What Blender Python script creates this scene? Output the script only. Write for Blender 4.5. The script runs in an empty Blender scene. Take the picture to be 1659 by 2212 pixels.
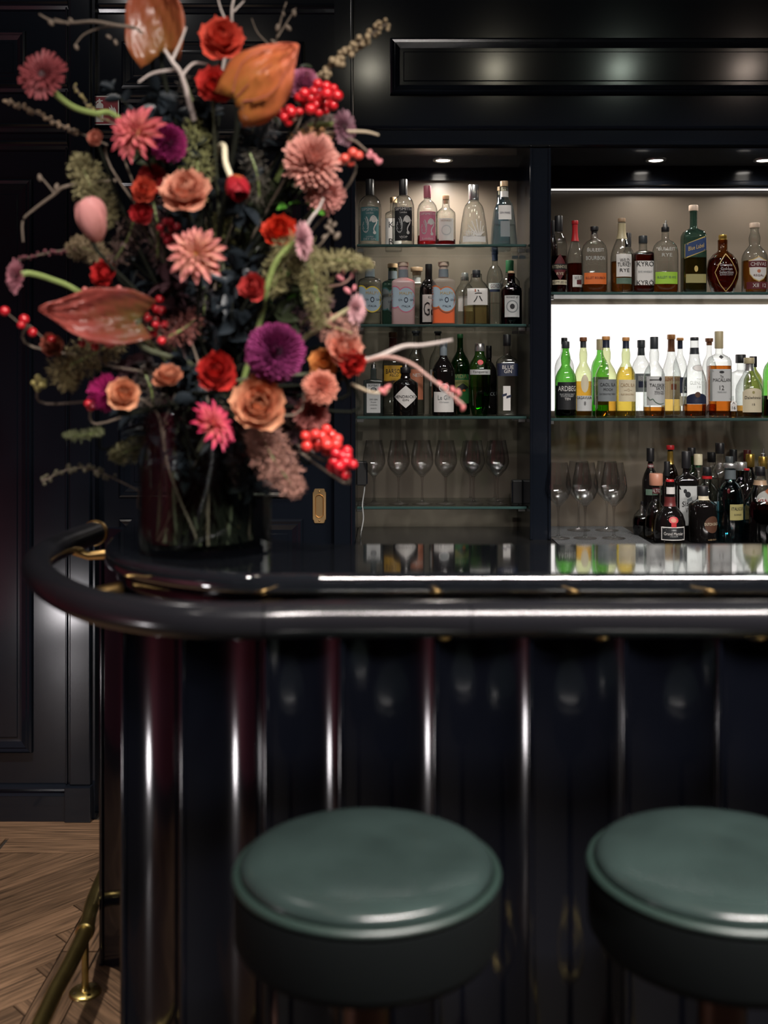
import bpy, math, random
from mathutils import Vector, Matrix, Quaternion
random.seed(7)
R = math.radians
SC = bpy.context.scene
COL = SC.collection
F = 2300.0                 # focal length in pixels of the 1659 x 2212 frame
CX, HY, CH = 829.5, 836.0, 1.46

# ------------------------------------------------------------------ camera, light, exposure
cam = bpy.data.cameras.new('camera'); camo = bpy.data.objects.new('camera', cam); COL.objects.link(camo)
camo.location = (0, 0, CH); camo.rotation_euler = (R(90), 0, 0)
cam.sensor_fit = 'VERTICAL'; cam.sensor_height = 36.0; cam.sensor_width = 27.0
cam.lens = 36.0 * F / 2212.0
cam.shift_y = -(1106.0 - HY) / 2212.0
cam.clip_start = 0.05
cam.dof.use_dof = True; cam.dof.focus_distance = 3.74; cam.dof.aperture_fstop = 2.6
SC.camera = camo
w = bpy.data.worlds.new('world'); SC.world = w; w.use_nodes = True
w.node_tree.nodes['Background'].inputs[0].default_value = (.010, .012, .016, 1)
w.node_tree.nodes['Background'].inputs[1].default_value = 1.0
SC.view_settings.view_transform = 'Standard'; SC.view_settings.look = 'None'
SC.view_settings.gamma = 1.0; SC.view_settings.use_curve_mapping = False
SC.view_settings.exposure = 0.0
try:
    SC.cycles.transparent_max_bounces = 40; SC.cycles.max_bounces = 8
    SC.cycles.sample_clamp_indirect = 6.0
except Exception:
    pass

def lamp(name, kind, loc, energy, color=(1, 1, 1), radius=.05, target=None, size=None, spot=None, blend=.6):
    l = bpy.data.lights.new(name, kind); o = bpy.data.objects.new(name, l); COL.objects.link(o)
    o.location = loc; l.energy = energy; l.color = color
    if kind in ('POINT', 'SPOT'): l.shadow_soft_size = radius
    if kind == 'AREA':
        l.shape = 'RECTANGLE'; l.size, l.size_y = size
    if kind == 'SPOT': l.spot_size = R(spot); l.spot_blend = blend
    if target is not None:
        o.rotation_euler = (Vector(target) - Vector(loc)).to_track_quat('-Z', 'Y').to_euler()
    return o

# ceiling downlights in a row over the seats
for i, (x, c) in enumerate([(-.775, (1, .86, .70)), (-.076, (1, .93, .74)), (.62, (1, .92, .70)), (1.32, (.86, 1, .84)), (2.02, (1, .80, .66))]):
    lamp('ceiling_downlight', 'POINT', (x, 1.25, 3.23), 2.6, c, .045)
# long ceiling fixture above the seats, track spots, added fill light for the left wall
lamp('ceiling_linear_lamp', 'AREA', (1.35, -.05, 3.20), 105, (1, .93, .88), target=(1.0, 1.2, .9), size=(2.9, .08)).data.spread = R(84)
lamp('ceiling_track_spot', 'SPOT', (.62, .10, 2.95), 172, (1, .93, .87), .05, (-.36, 1.9, 1.66), spot=36, blend=.8)
lamp('ceiling_track_spot', 'SPOT', (-1.15, .35, 2.95), 50, (1, .92, .86), .05, (-.36, 1.9, 1.60), spot=36, blend=.8)
lamp('ceiling_track_spot', 'SPOT', (-1.25, 2.35, 3.05), 360, (1, .90, .80), .05, (-1.05, 2.85, 0), spot=50, blend=.8)
lamp('added_wall_fill', 'POINT', (-1.05, 2.5, 3.22), 13, (1, .95, .90), .05)  # added fill light to brighten the moulding edges and the sign
# low lamp standing near the floor on the guests' side
lamp('floor_lamp', 'POINT', (-1.85, .92, .17), 19, (1, .95, .97), .085)
# ceiling spots over the aisle aimed at the bottle shelves
for x in (.22, .80, 1.30):
    lamp('aisle_spot', 'SPOT', (x - .05, 2.35, 3.28), 66, (1, .95, .89), .04, (x, 3.75, 1.42), spot=46, blend=.9)
# niche spots
def W(px, py, Y): return Vector(((px - CX) * Y / F, Y, CH - (py - HY) * Y / F))
SOFF = CH + 518 * 3.60 / F
for px, e in ((957, 24.0), (1417, 6), (1650, 6), (1885, 6)):
    p = W(px, 352, 3.79)
    lamp('niche_downlight', 'SPOT', (p.x, 3.78, SOFF - .012), e, (1, .92, .82), .024, (p.x, 3.78, 0), spot=160, blend=.7)

# ------------------------------------------------------------------ materials
MATS = {}
def nt(name):
    m = bpy.data.materials.new(name); m.use_nodes = True
    return m, m.node_tree, m.node_tree.nodes['Principled BSDF']
def mat(name, col, rough=.5, metal=0., spec=.5, noise=0., nscale=20, bump=0., coat=0., emit=None, alpha=1., trans=0., sheen=0.):
    if name in MATS: return MATS[name]
    m, t, b = nt(name)
    b.inputs['Base Color'].default_value = (*col, 1); b.inputs['Roughness'].default_value = rough
    b.inputs['Metallic'].default_value = metal; b.inputs['Specular IOR Level'].default_value = spec
    b.inputs['Coat Weight'].default_value = coat; b.inputs['Coat Roughness'].default_value = .06
    b.inputs['Alpha'].default_value = alpha; b.inputs['Transmission Weight'].default_value = trans
    b.inputs['Sheen Weight'].default_value = sheen
    if emit: b.inputs['Emission Color'].default_value = (*emit[0], 1); b.inputs['Emission Strength'].default_value = emit[1]
    if noise or bump:
        n = t.nodes.new('ShaderNodeTexNoise'); n.inputs['Scale'].default_value = nscale; n.inputs['Detail'].default_value = 4
        tc = t.nodes.new('ShaderNodeTexCoord'); t.links.new(tc.outputs['Object'], n.inputs['Vector'])
        if noise:
            mx = t.nodes.new('ShaderNodeMix'); mx.data_type = 'RGBA'
            mx.inputs[6].default_value = (*[c * (1 - noise) for c in col], 1); mx.inputs[7].default_value = (*[min(1, c * (1 + noise)) for c in col], 1)
            t.links.new(n.outputs['Fac'], mx.inputs[0]); t.links.new(mx.outputs[2], b.inputs['Base Color'])
        if bump:
            bp = t.nodes.new('ShaderNodeBump'); bp.inputs['Strength'].default_value = bump; bp.inputs['Distance'].default_value = .002
            t.links.new(n.outputs['Fac'], bp.inputs['Height']); t.links.new(bp.outputs[0], b.inputs['Normal'])
    MATS[name] = m
    return m
def glass(name, tint=(.95, .97, .96), edge=.45, ior=1.45, rough=.02, fres=1.0):
    """thin clear wall: straight transmission tinted more at grazing angles, plus a Fresnel mirror"""
    if name in MATS: return MATS[name]
    m = bpy.data.materials.new(name); m.use_nodes = True; t = m.node_tree; t.nodes.clear()
    o = t.nodes.new('ShaderNodeOutputMaterial'); mx = t.nodes.new('ShaderNodeMixShader')
    tr = t.nodes.new('ShaderNodeBsdfTransparent'); gl = t.nodes.new('ShaderNodeBsdfGlossy'); gl.inputs['Roughness'].default_value = rough
    lw = t.nodes.new('ShaderNodeLayerWeight'); lw.inputs['Blend'].default_value = .5
    pw = t.nodes.new('ShaderNodeMath'); pw.operation = 'POWER'; pw.inputs[1].default_value = 1.9
    cm = t.nodes.new('ShaderNodeMix'); cm.data_type = 'RGBA'
    cm.inputs[6].default_value = (*tint, 1); cm.inputs[7].default_value = (*[c * edge for c in tint], 1)
    t.links.new(lw.outputs['Facing'], pw.inputs[0]); t.links.new(pw.outputs[0], cm.inputs[0]); t.links.new(cm.outputs[2], tr.inputs['Color'])
    p5 = t.nodes.new('ShaderNodeMath'); p5.operation = 'POWER'; p5.inputs[1].default_value = 4.0
    t.links.new(lw.outputs['Facing'], p5.inputs[0]); f0 = ((ior - 1) / (ior + 1)) ** 2 * fres
    ml = t.nodes.new('ShaderNodeMath'); ml.operation = 'MULTIPLY_ADD'; ml.inputs[1].default_value = .38; ml.inputs[2].default_value = f0; ml.use_clamp = True
    t.links.new(p5.outputs[0], ml.inputs[0])
    t.links.new(ml.outputs[0], mx.inputs[0]); t.links.new(tr.outputs[0], mx.inputs[1]); t.links.new(gl.outputs[0], mx.inputs[2])
    t.links.new(mx.outputs[0], o.inputs[0]); MATS[name] = m
    return m
def petal_mat(name, base, tip, rough=.55, p=1.0, trans=.25, mid=None):
    """colour runs from the base to the tip of the petal (attribute t); a little light passes through"""
    if name in MATS: return MATS[name]
    m, t, b = nt(name)
    at = t.nodes.new('ShaderNodeAttribute'); at.attribute_name = 't'
    rp = t.nodes.new('ShaderNodeValToRGB'); e = rp.color_ramp.elements
    e[0].color = (*base, 1); e[1].color = (*tip, 1)
    if mid: q = e.new(.5); q.color = (*mid, 1)
    n = t.nodes.new('ShaderNodeTexNoise'); n.inputs['Scale'].default_value = 60; n.inputs['Detail'].default_value = 3
    tc = t.nodes.new('ShaderNodeTexCoord'); t.links.new(tc.outputs['Object'], n.inputs['Vector'])
    a = t.nodes.new('ShaderNodeMath'); a.operation = 'MULTIPLY_ADD'; a.inputs[1].default_value = .5; 
    s = t.nodes.new('ShaderNodeMath'); s.operation = 'SUBTRACT'; s.inputs[1].default_value = .25
    t.links.new(n.outputs['Fac'], a.inputs[0]); t.links.new(at.outputs['Fac'], a.inputs[2]); t.links.new(a.outputs[0], s.inputs[0])
    t.links.new(s.outputs[0], rp.inputs[0]); t.links.new(rp.outputs[0], b.inputs['Base Color'])
    b.inputs['Roughness'].default_value = rough; b.inputs['Specular IOR Level'].default_value = .3
    tl = t.nodes.new('ShaderNodeBsdfTranslucent'); mx = t.nodes.new('ShaderNodeMixShader'); mx.inputs[0].default_value = trans
    t.links.new(rp.outputs[0], tl.inputs['Color']); t.links.new(b.outputs[0], mx.inputs[1]); t.links.new(tl.outputs[0], mx.inputs[2])
    t.links.new(mx.outputs[0], t.nodes['Material Output'].inputs[0]); MATS[name] = m
    return m

BLACK = mat('black_gloss_paint', (.0060, .0080, .0125), .135, noise=.15, nscale=3, bump=.05)
LACQ = mat('black_lacquer', (.0020, .0024, .0042), .115)
TOPM = mat('polished_black_stone', (.006, .007, .009), .035, spec=.9, noise=.3, nscale=40, coat=1.0)
SOFM = mat('soffit_gloss', (.040, .040, .042), .07, spec=.9)
TAUPE = mat('taupe_back_panel', (.150, .125, .100), .28, noise=.08, nscale=2)
BRASS = mat('brass', (.62, .40, .16), .28, 1.0, noise=.2, nscale=30)
OLDBRASS = mat('aged_brass', (.42, .33, .12), .30, 1.0, noise=.3, nscale=25)
STEEL = mat('brushed_steel', (.62, .62, .62), .28, 1.0)
LEATHER = mat('dark_green_leather', (.018, .0285, .0265), .23, noise=.55, nscale=9, bump=.18)
RAILM = mat('black_rail_leather', (.009, .009, .011), .20, spec=.45, bump=.06, nscale=30)
RUBBER = mat('black_rubber', (.012, .012, .013), .5)

# ------------------------------------------------------------------ mesh helpers
def mesh(name, v, f, m=None, smooth=False, attr=None):
    me = bpy.data.meshes.new(name); me.from_pydata([tuple(p) for p in v], [], f)
    if smooth: me.polygons.foreach_set('use_smooth', [True] * len(me.polygons))
    if m: me.materials.append(m)
    if attr:
        a = me.attributes.new('t', 'FLOAT', 'POINT'); a.data.foreach_set('value', attr)
    me.update()
    if smooth: me.set_sharp_from_angle(angle=R(48))
    return me
def obj(name, me, parent=None, loc=None, mx=None):
    o = bpy.data.objects.new(name, me); COL.objects.link(o)
    if parent: o.parent = parent
    if loc is not None: o.location = loc
    if mx is not None: o.matrix_basis = mx
    return o
def tag(o, label, cat, group=None, kind=None):
    o['label'] = label
    if cat: o['category'] = cat
    if group: o['group'] = group
    if kind: o['kind'] = kind
    return o
def thing(name, loc, label, cat, group=None):
    o = bpy.data.objects.new(name, None); COL.objects.link(o); o.location = loc; o.empty_display_size = .02
    return tag(o, label, cat, group)
def struct(name, me, label=None, parent=None):
    o = obj(name, me, parent); 
    if not parent: o['kind'] = 'structure'
    if label: o['label'] = label
    return o
class MB:
    def __init__(s): s.v = []; s.f = []
    def box(s, x0, x1, y0, y1, z0, z1):
        n = len(s.v)
        s.v += [(x0, y0, z0), (x1, y0, z0), (x1, y1, z0), (x0, y1, z0), (x0, y0, z1), (x1, y0, z1), (x1, y1, z1), (x0, y1, z1)]
        s.f += [tuple(n + i for i in q) for q in ((0, 3, 2, 1), (4, 5, 6, 7), (0, 1, 5, 4), (1, 2, 6, 5), (2, 3, 7, 6), (3, 0, 4, 7))]
        return s
    def tube(s, pts, r, k=8, cap=True):
        n0 = len(s.v); pts = [Vector(p) for p in pts]; up = Vector((0, 0, 1)); N = len(pts)
        for i, p in enumerate(pts):
            d = (pts[min(i + 1, N - 1)] - pts[max(i - 1, 0)])
            if d.length < 1e-9: d = Vector((0, 0, 1))
            d.normalize()
            a = d.cross(up if abs(d.z) < .95 else Vector((1, 0, 0))).normalized(); b = a.cross(d)
            rr = r[i] if isinstance(r, (list, tuple)) else r
            for j in range(k):
                th = 2 * math.pi * j / k; s.v.append(p + (a * math.cos(th) + b * math.sin(th)) * rr)
        for i in range(N - 1):
            for j in range(k):
                a, b = n0 + i * k + j, n0 + i * k + (j + 1) % k
                s.f.append((a, b, b + k, a + k))
        if cap:
            s.f.append(tuple(n0 + j for j in range(k))); s.f.append(tuple(n0 + (N - 1) * k + j for j in reversed(range(k))))
        return s
    def lathe(s, prof, k=24, c=(0, 0, 0), cap=True):
        n0 = len(s.v); N = len(prof)
        for r, z in prof:
            for j in range(k):
                th = 2 * math.pi * j / k; s.v.append((c[0] + r * math.cos(th), c[1] + r * math.sin(th), c[2] + z))
        for i in range(N - 1):
            for j in range(k):
                a, b = n0 + i * k + j, n0 + i * k + (j + 1) % k
                s.f.append((a, b, b + k, a + k))
        if cap:
            s.f.append(tuple(n0 + j for j in reversed(range(k)))); s.f.append(tuple(n0 + (N - 1) * k + j for j in range(k)))
        return s
    def ball(s, c, r, k=8, n=5, sc=(1, 1, 1)):
        n0 = len(s.v)
        for i in range(1, n):
            ph = math.pi * i / n
            for j in range(k):
                th = 2 * math.pi * j / k
                s.v.append((c[0] + r * sc[0] * math.sin(ph) * math.cos(th), c[1] + r * sc[1] * math.sin(ph) * math.sin(th), c[2] + r * sc[2] * math.cos(ph)))
        t = len(s.v); s.v += [(c[0], c[1], c[2] + r * sc[2]), (c[0], c[1], c[2] - r * sc[2])]
        for i in range(n - 2):
            for j in range(k):
                a, b = n0 + i * k + j, n0 + i * k + (j + 1) % k
                s.f.append((a, a + k, b + k, b))
        for j in range(k):
            s.f.append((t, n0 + j, n0 + (j + 1) % k)); q = n0 + (n - 2) * k
            s.f.append((t + 1, q + (j + 1) % k, q + j))
        return s
    def me(s, name, m=None, smooth=False): return mesh(name, s.v, s.f, m, smooth)
def bevel(o, wd, seg=2):
    b = o.modifiers.new('bevel', 'BEVEL'); b.width = wd; b.segments = seg; b.limit_method = 'ANGLE'; b.angle_limit = R(40); return o
def smooth_path(pts, n=6):
    P = [Vector(p) for p in pts]; out = []
    for i in range(len(P) - 1):
        p0 = P[max(i - 1, 0)]; p1 = P[i]; p2 = P[i + 1]; p3 = P[min(i + 2, len(P) - 1)]
        for k in range(n):
            t = k / n
            out.append(.5 * ((2 * p1) + (p2 - p0) * t + (2 * p0 - 5 * p1 + 4 * p2 - p3) * t * t + (3 * p1 - p0 - 3 * p2 + p3) * t ** 3))
    out.append(P[-1]); return out

# ------------------------------------------------------------------ room shell
YW, YB = 3.60, 3.945
def wx(px, Y=YW): return (px - CX) * Y / F
def wz(py, Y=YW): return CH - (py - HY) * Y / F
WOODG = None
def wood():
    m, t, b = nt('smoked_oak')
    tc = t.nodes.new('ShaderNodeTexCoord'); mp = t.nodes.new('ShaderNodeMapping'); mp.inputs['Scale'].default_value = (3.5, 95, 5)
    oi = t.nodes.new('ShaderNodeObjectInfo'); ad = t.nodes.new('ShaderNodeVectorMath'); ad.operation = 'ADD'
    t.links.new(tc.outputs['Object'], ad.inputs[0]); t.links.new(oi.outputs['Random'], ad.inputs[1]); t.links.new(ad.outputs[0], mp.inputs[0])
    n = t.nodes.new('ShaderNodeTexNoise'); n.inputs['Scale'].default_value = 1.6; n.inputs['Detail'].default_value = 8; n.inputs['Distortion'].default_value = .7
    t.links.new(mp.outputs[0], n.inputs['Vector'])
    rp = t.nodes.new('ShaderNodeValToRGB'); e = rp.color_ramp.elements
    e[0].position = .32; e[0].color = (.036, .022, .013, 1); e[1].position = .68; e[1].color = (.175, .105, .062, 1)
    t.links.new(n.outputs['Fac'], rp.inputs[0])
    hs = t.nodes.new('ShaderNodeHueSaturation'); mr = t.nodes.new('ShaderNodeMapRange'); mr.inputs[3].default_value = .7; mr.inputs[4].default_value = 1.25
    t.links.new(oi.outputs['Random'], mr.inputs[0]); t.links.new(mr.outputs[0], hs.inputs['Value']); t.links.new(rp.outputs[0], hs.inputs['Color'])
    t.links.new(hs.outputs[0], b.inputs['Base Color']); b.inputs['Roughness'].default_value = .38
    bp = t.nodes.new('ShaderNodeBump'); bp.inputs['Strength'].default_value = .3; bp.inputs['Distance'].default_value = .001
    t.links.new(n.outputs['Fac'], bp.inputs['Height']); t.links.new(bp.outputs[0], b.inputs['Normal'])
    return m
WOOD = wood()
GAPM = mat('floor_joint', (.012, .008, .005), .8)
floor = struct('floor', MB().box(-2.6, 3.2, -3.4, 4.1, -.06, -.006).me('floor', GAPM), 'smoked oak parquet floor laid in diagonal boards with borders')
def clip(poly, a, b, c):      # keep a*x + b*y <= c
    out = []
    for i in range(len(poly)):
        p, q = poly[i], poly[(i + 1) % len(poly)]; dp = a * p[0] + b * p[1] - c; dq = a * q[0] + b * q[1] - c
        if dp <= 0: out.append(p)
        if (dp < 0 < dq) or (dq < 0 < dp):
            s = dp / (dp - dq); out.append((p[0] + (q[0] - p[0]) * s, p[1] + (q[1] - p[1]) * s))
    return out
def plank(poly, ang):
    if len(poly) < 3: return
    ar = .5 * abs(sum(poly[i][0] * poly[(i + 1) % len(poly)][1] - poly[(i + 1) % len(poly)][0] * poly[i][1] for i in range(len(poly))))
    if ar < .0012: return
    if sum(poly[i][0] * poly[(i + 1) % len(poly)][1] - poly[(i + 1) % len(poly)][0] * poly[i][1] for i in range(len(poly))) < 0: poly = poly[::-1]
    cx = sum(p[0] for p in poly) / len(poly); cy = sum(p[1] for p in poly) / len(poly); c, s = math.cos(-ang), math.sin(-ang)
    L = [(p[0] - cx, p[1] - cy) for p in poly]; L = [(x - .0016 * x / (math.hypot(x, y) + 1e-6) * 1.2, y - .0016 * y / (math.hypot(x, y) + 1e-6) * 1.2) for x, y in L]; L = [(x * c - y * s, x * s + y * c) for x, y in L]
    n = len(L); v = [(x, y, -.008) for x, y in L] + [(x * .998, y * .998, random.uniform(-.0006, .0004)) for x, y in L]
    f = [tuple(range(n, 2 * n))] + [(i, (i + 1) % n, n + (i + 1) % n, n + i) for i in range(n)]
    o = obj('plank', mesh('plank', v, f, WOOD), floor); o.location = (cx, cy, 0); o.rotation_euler = (0, 0, ang)
def rect(x0, x1, y0, y1): return [(x0, y0), (x1, y0), (x1, y1), (x0, y1)]
# two boards along the wall, one frame board running towards the guests
for x0, x1 in ((-2.0, -1.42), (-1.415, -.50)):
    plank(rect(x0, x1, 3.446, 3.595), 0); plank(rect(x0 + .2, x1 + (.197 if x1 < -1 else .25), 3.338, 3.444), 0)
for k in range(4): plank(rect(-.832, -.742, 1.0 + k * .585, 1.0 + k * .585 + .583), R(90))
def herring(x0, x1, y0, y1, wd=.115, ln=.575):
    c = math.sqrt(.5); N = int(ln / wd)
    for i in range(-30, 31):
        for j in range(-4, 5):
            for orient in (0, 1):
                ox, oy = i * wd - j * ln, i * wd + j * ln
                bx = (ox, ox + ln, oy, oy + wd) if orient == 0 else (ox, ox + wd, oy + wd, oy + wd + ln)
                q = [(bx[0], bx[2]), (bx[1], bx[2]), (bx[1], bx[3]), (bx[0], bx[3])]
                q = [((a - b) * c - 1.2, (a + b) * c + 2.35) for a, b in q]
                for cl in ((-1, 0, -x0), (1, 0, x1), (0, -1, -y0), (0, 1, y1)):
                    q = clip(q, *cl)
                    if len(q) < 3: break
                plank(q, R(45) if orient == 0 else R(135))
herring(-2.04, -.834, 1.2, 3.336)
herring(-.740, -.35, 2.0, 3.336)

CEIL = 3.30
struct('ceiling', MB().box(-2.6, 3.2, -3.4, 4.1, CEIL, CEIL + .1).me('ceiling', mat('dark_ceiling', (.03, .03, .032), .6)), 'dark painted ceiling above the bar')
RED = mat('burgundy_wall_fabric', (.23, .022, .045), .7, noise=.2, nscale=12)
struct('wall_left', MB().box(-2.5, -2.35, -3.4, 3.59, 0, CEIL).me('wall_left', RED), 'unseen burgundy side wall added for pink reflections in the bar front')  # out of view; placed and coloured so the flutes reflect pink
struct('wall_rear', MB().box(-2.7, 3.3, -3.5, -3.4, 0, CEIL).me('wall_rear', RED), 'burgundy fabric wall behind the guests')
struct('wall_right', MB().box(3.2, 3.3, -3.4, 4.1, 0, CEIL).me('wall_right', BLACK), 'black painted side wall')

def panel_frame(x0, x1, z0, z1, Y, wdt=.035, d=.014, field=.004, name='panel_moulding', parent=None, m=None):
    rings = [(0, 0), (.002, -d * .75), (.008, -d), (wdt * .40, -d * .72), (wdt * .46, -d * .85), (wdt * .85, -d * .25), (wdt, -field), (wdt + .006, -field), (wdt + .009, -field - .003)]
    v = []; f = []
    for ins, y in rings: v += [(x0 + ins, Y + y, z0 + ins), (x1 - ins, Y + y, z0 + ins), (x1 - ins, Y + y, z1 - ins), (x0 + ins, Y + y, z1 - ins)]
    for i in range(len(rings) - 1):
        for j in range(4):
            a, b = i * 4 + j, i * 4 + (j + 1) % 4; f.append((a, b, b + 4, a + 4))
    n = len(v); f.append((n - 4, n - 3, n - 2, n - 1))
    return obj(name, mesh(name, v, f, m or BLACK), parent)
def ledge(x0, x1, zt, Y, prof, name='moulding', parent=None):
    """horizontal moulding: prof = [(proud, drop), ...] from the top down"""
    v = []; f = []; pr = [(0, prof[0][1])] + prof + [(0, prof[-1][1])]
    for x in (x0, x1): v += [(x, Y - p, zt - dz) for p, dz in pr]
    n = len(pr)
    for i in range(n - 1): f.append((i, i + n, i + n + 1, i + 1))
    f.append(tuple(range(n))); f.append(tuple(reversed(range(n, 2 * n))))
    return obj(name, mesh(name, v, f, BLACK), parent)
OGEE = [(.006, 0), (.016, .003), (.018, .008), (.012, .014), (.010, .020), (.004, .030), (.003, .034)]
# left bay of the back wall
wl = struct('wall_back', MB().box(-2.6, wx(205), YW, 4.1, 0, CEIL).me('wall_back', BLACK), 'black panelled wall left of the bar')
XP = wx(148)
panel_frame(-2.0, wx(57), wz(186), wz(68), YW, parent=wl)
panel_frame(-2.0, wx(72), wz(1625), wz(387), YW, .045, .018, parent=wl)
panel_frame(-2.0, wx(57), wz(-40), wz(-160), YW, parent=wl)
ledge(-2.0, XP, wz(2), YW, OGEE, parent=wl); ledge(-2.0, XP, wz(180), YW, OGEE, parent=wl)
ledge(-2.0, XP, wz(266), YW, OGEE, parent=wl); ledge(-2.0, XP, wz(304), YW, OGEE, parent=wl)
pil = obj('pilaster', MB().box(wx(153), wx(198), YW - .018, YW + .01, wz(1693), CEIL).me('pilaster', BLACK), wl); bevel(pil, .004)
bd = obj('beading', MB().box(wx(142), wx(147), YW - .008, YW + .01, wz(1693), CEIL).me('beading', BLACK), wl); bevel(bd, .003)
bs = struct('baseboard_back', MB().box(-2.045, wx(145), YW - .022, YW - .001, .0, wz(1715)).me('baseboard_back', BLACK), 'black skirting board with worn edges below the left wall panel')
ledge(-2.045, wx(145), wz(1693), YW - .001, [(.008, 0), (.018, .004), (.022, .010), (.012, .020), (.016, .026), (.022, .034)], 'skirting_moulding', bs)
blk = obj('plinth_block', MB().box(wx(145), wx(201), YW - .034, YW - .001, 0, wz(1693)).me('plinth_block', BLACK), bs); bevel(blk, .003)
# frieze over the door
fr = struct('trim_1', MB().box(wx(205), wx(722), YW + .03, 4.1, wz(312), CEIL).me('trim_1', BLACK), 'black panelled frieze above the sliding door')
panel_frame(wx(258), wx(655), wz(186), wz(84), YW + .03, parent=fr)
panel_frame(wx(258), wx(655), wz(-20), wz(-160), YW + .03, parent=fr)
ledge(wx(180), wx(722), wz(2), YW + .03, OGEE, parent=fr); ledge(wx(180), wx(722), wz(198), YW + .03, OGEE, parent=fr); ledge(wx(180), wx(722), wz(276), YW + .03, OGEE, parent=fr)
# sliding door
DY = YW + .055
dr = struct('door_1', MB().box(wx(205), wx(722), DY, DY + .045, .004, wz(312)).me('door_1', BLACK), 'black panelled sliding door with a brass flush pull')
panel_frame(wx(258, DY), wx(655, DY), wz(1074, DY), wz(392, DY), DY, .045, .016, parent=dr)
panel_frame(wx(258, DY), wx(655, DY), wz(1640, DY), wz(1120, DY), DY, .045, .016, parent=dr)
hp = W(690, 1093, DY)
def pull():
    hw, hh = .0235, .0595; v = []; f = []; N = 40
    def outer(i):
        a = 2 * math.pi * i / N; cx_, sz = math.cos(a), math.sin(a); n = 9
        x = hw * math.copysign(abs(cx_) ** (2 / n), cx_); z = hh * math.copysign(abs(sz) ** (2 / n), sz)
        if abs(abs(x) - hw) < .006 and abs(abs(z) - hh) < .010: x *= .86
        return x, z
    def slot(i, k):
        a = 2 * math.pi * i / N; r = .0125 * k; x = r * math.cos(a); z = r * math.sin(a) + math.copysign(.026, math.sin(a)) * (1 if abs(math.sin(a)) > 1e-6 else 0)
        return x, z
    rings = [[(x, .003, z) for x, z in map(outer, range(N))], [(x, -.003, z) for x, z in map(outer, range(N))], [(x * .93, -.005, z * .97) for x, z in map(outer, range(N))],
             [(slot(i, 1.25)[0], -.004, slot(i, 1.12)[1]) for i in range(N)], [(slot(i, 1.12)[0], -.0075, slot(i, 1.08)[1]) for i in range(N)], [(slot(i, 1)[0], -.006, slot(i, 1)[1]) for i in range(N)], [(slot(i, .96)[0], -.0005, slot(i, .96)[1]) for i in range(N)]]
    for r in rings: v += r
    for k in range(len(rings) - 1):
        for i in range(N):
            a, b = k * N + i, k * N + (i + 1) % N; f.append((a, a + N, b + N, b))
    f.append(tuple(reversed(range((len(rings) - 1) * N, len(rings) * N))))
    o = obj('flush_pull', mesh('flush_pull', v, f, mat('warm_brass', (.66, .43, .20), .34, .9)), dr); o.location = hp; o['label'] = 'brass flush pull'
    for z in (-.050, .050):
        s = obj('screw', MB().ball((0, 0, 0), .0032, 8, 5, (1, .5, 1)).me('screw', BRASS, True), o); s.location = (0, -.0055, z)
pull()
# door jamb left of the bottle niche, header, pillar, niche
jb = struct('trim_2', MB().box(wx(722), wx(768), YW, 4.1, 0, SOFF).me('trim_2', BLACK), 'black door jamb between sliding door and gin niche')
bevel(obj('edge_bead', MB().box(wx(758), wx(768), YW - .010, YW + .002, 0, SOFF).me('edge_bead', BLACK), jb), .004)
hd = struct('trim_3', MB().box(wx(722), 2.3, YW, 4.1, SOFF, CEIL).me('trim_3', BLACK), 'black panelled header above the bottle niches')
panel_frame(wx(842), 2.1, wz(206), wz(83), YW, .040, .016, parent=hd)
panel_frame(wx(842), 2.1, wz(-20), wz(-180), YW, .040, .016, parent=hd)
ledge(wx(765), 2.2, wz(272), YW, [(.004, 0), (.008, .003), (.006, .010), (.002, .014)], parent=hd)
ledge(wx(765), 2.2, wz(306), YW, [(.004, 0), (.010, .004), (.010, .012), (.003, .018)], parent=hd)
bevel(obj('edge_bead', MB().box(wx(757), wx(764), YW - .008, YW + .002, wz(310), CEIL).me('edge_bead', BLACK), hd), .003)
obj('soffit', MB().box(wx(769), 2.2, YW + .004, YB, SOFF - .003, SOFF + .01).me('soffit', SOFM), hd)
NX0, PX0, PX1, RX1 = wx(768), wx(1144), wx(1190), 2.2
pl = struct('trim_4', MB().box(PX0, PX1, YW, 4.1, .9435, SOFF - .003).me('trim_4', BLACK), 'black pillar between the gin niche and the whisky niche')
bevel(obj('edge_bead', MB().box(PX0, PX0 + .010, YW - .008, YW + .002, .9435, SOFF - .003).me('edge_bead', BLACK), pl), .003)
bevel(obj('edge_bead', MB().box(PX1 - .010, PX1, YW - .008, YW + .002, .9435, SOFF - .003).me('edge_bead', BLACK), pl), .003)
LB0, LB1 = 1.372, 1.765
nb = struct('wall_niche', MB().box(NX0 - .01, RX1, YB, 4.08, 0, SOFF).me('wall_niche', TAUPE), 'taupe back wall of the two bottle niches')
obj('valance', MB().box(NX0, PX0, YB - .022, YB - .001, CH + 447 * 3.92 / F, SOFF - .003).me('valance', BLACK), nb)
vr = obj('valance', MB().box(PX1, RX1, YB - .045, YB - .03, wz(407, 3.90), SOFF - .003).me('valance', BLACK), nb)
bevel(obj('valance_bead', MB().box(PX1, RX1, YB - .055, YB - .045, wz(402, 3.90), wz(391, 3.90)).me('valance_bead', BLACK), vr), .004)
obj('led_strip', MB().box(PX1 + .01, RX1, YB - .030, YB - .022, wz(409, 3.9), wz(406.5, 3.9)).me('led_strip', mat('led_strip', (1, 1, 1), emit=((1, .95, .9), 1.1))), nb)
def lightbox_mat():
    m, t, b = nt('backlit_panel'); b.inputs['Base Color'].default_value = (.8, .8, .8, 1)
    b.inputs['Emission Color'].default_value = (1, .955, .93, 1); b.inputs['Emission Strength'].default_value = .97
    return m
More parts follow.
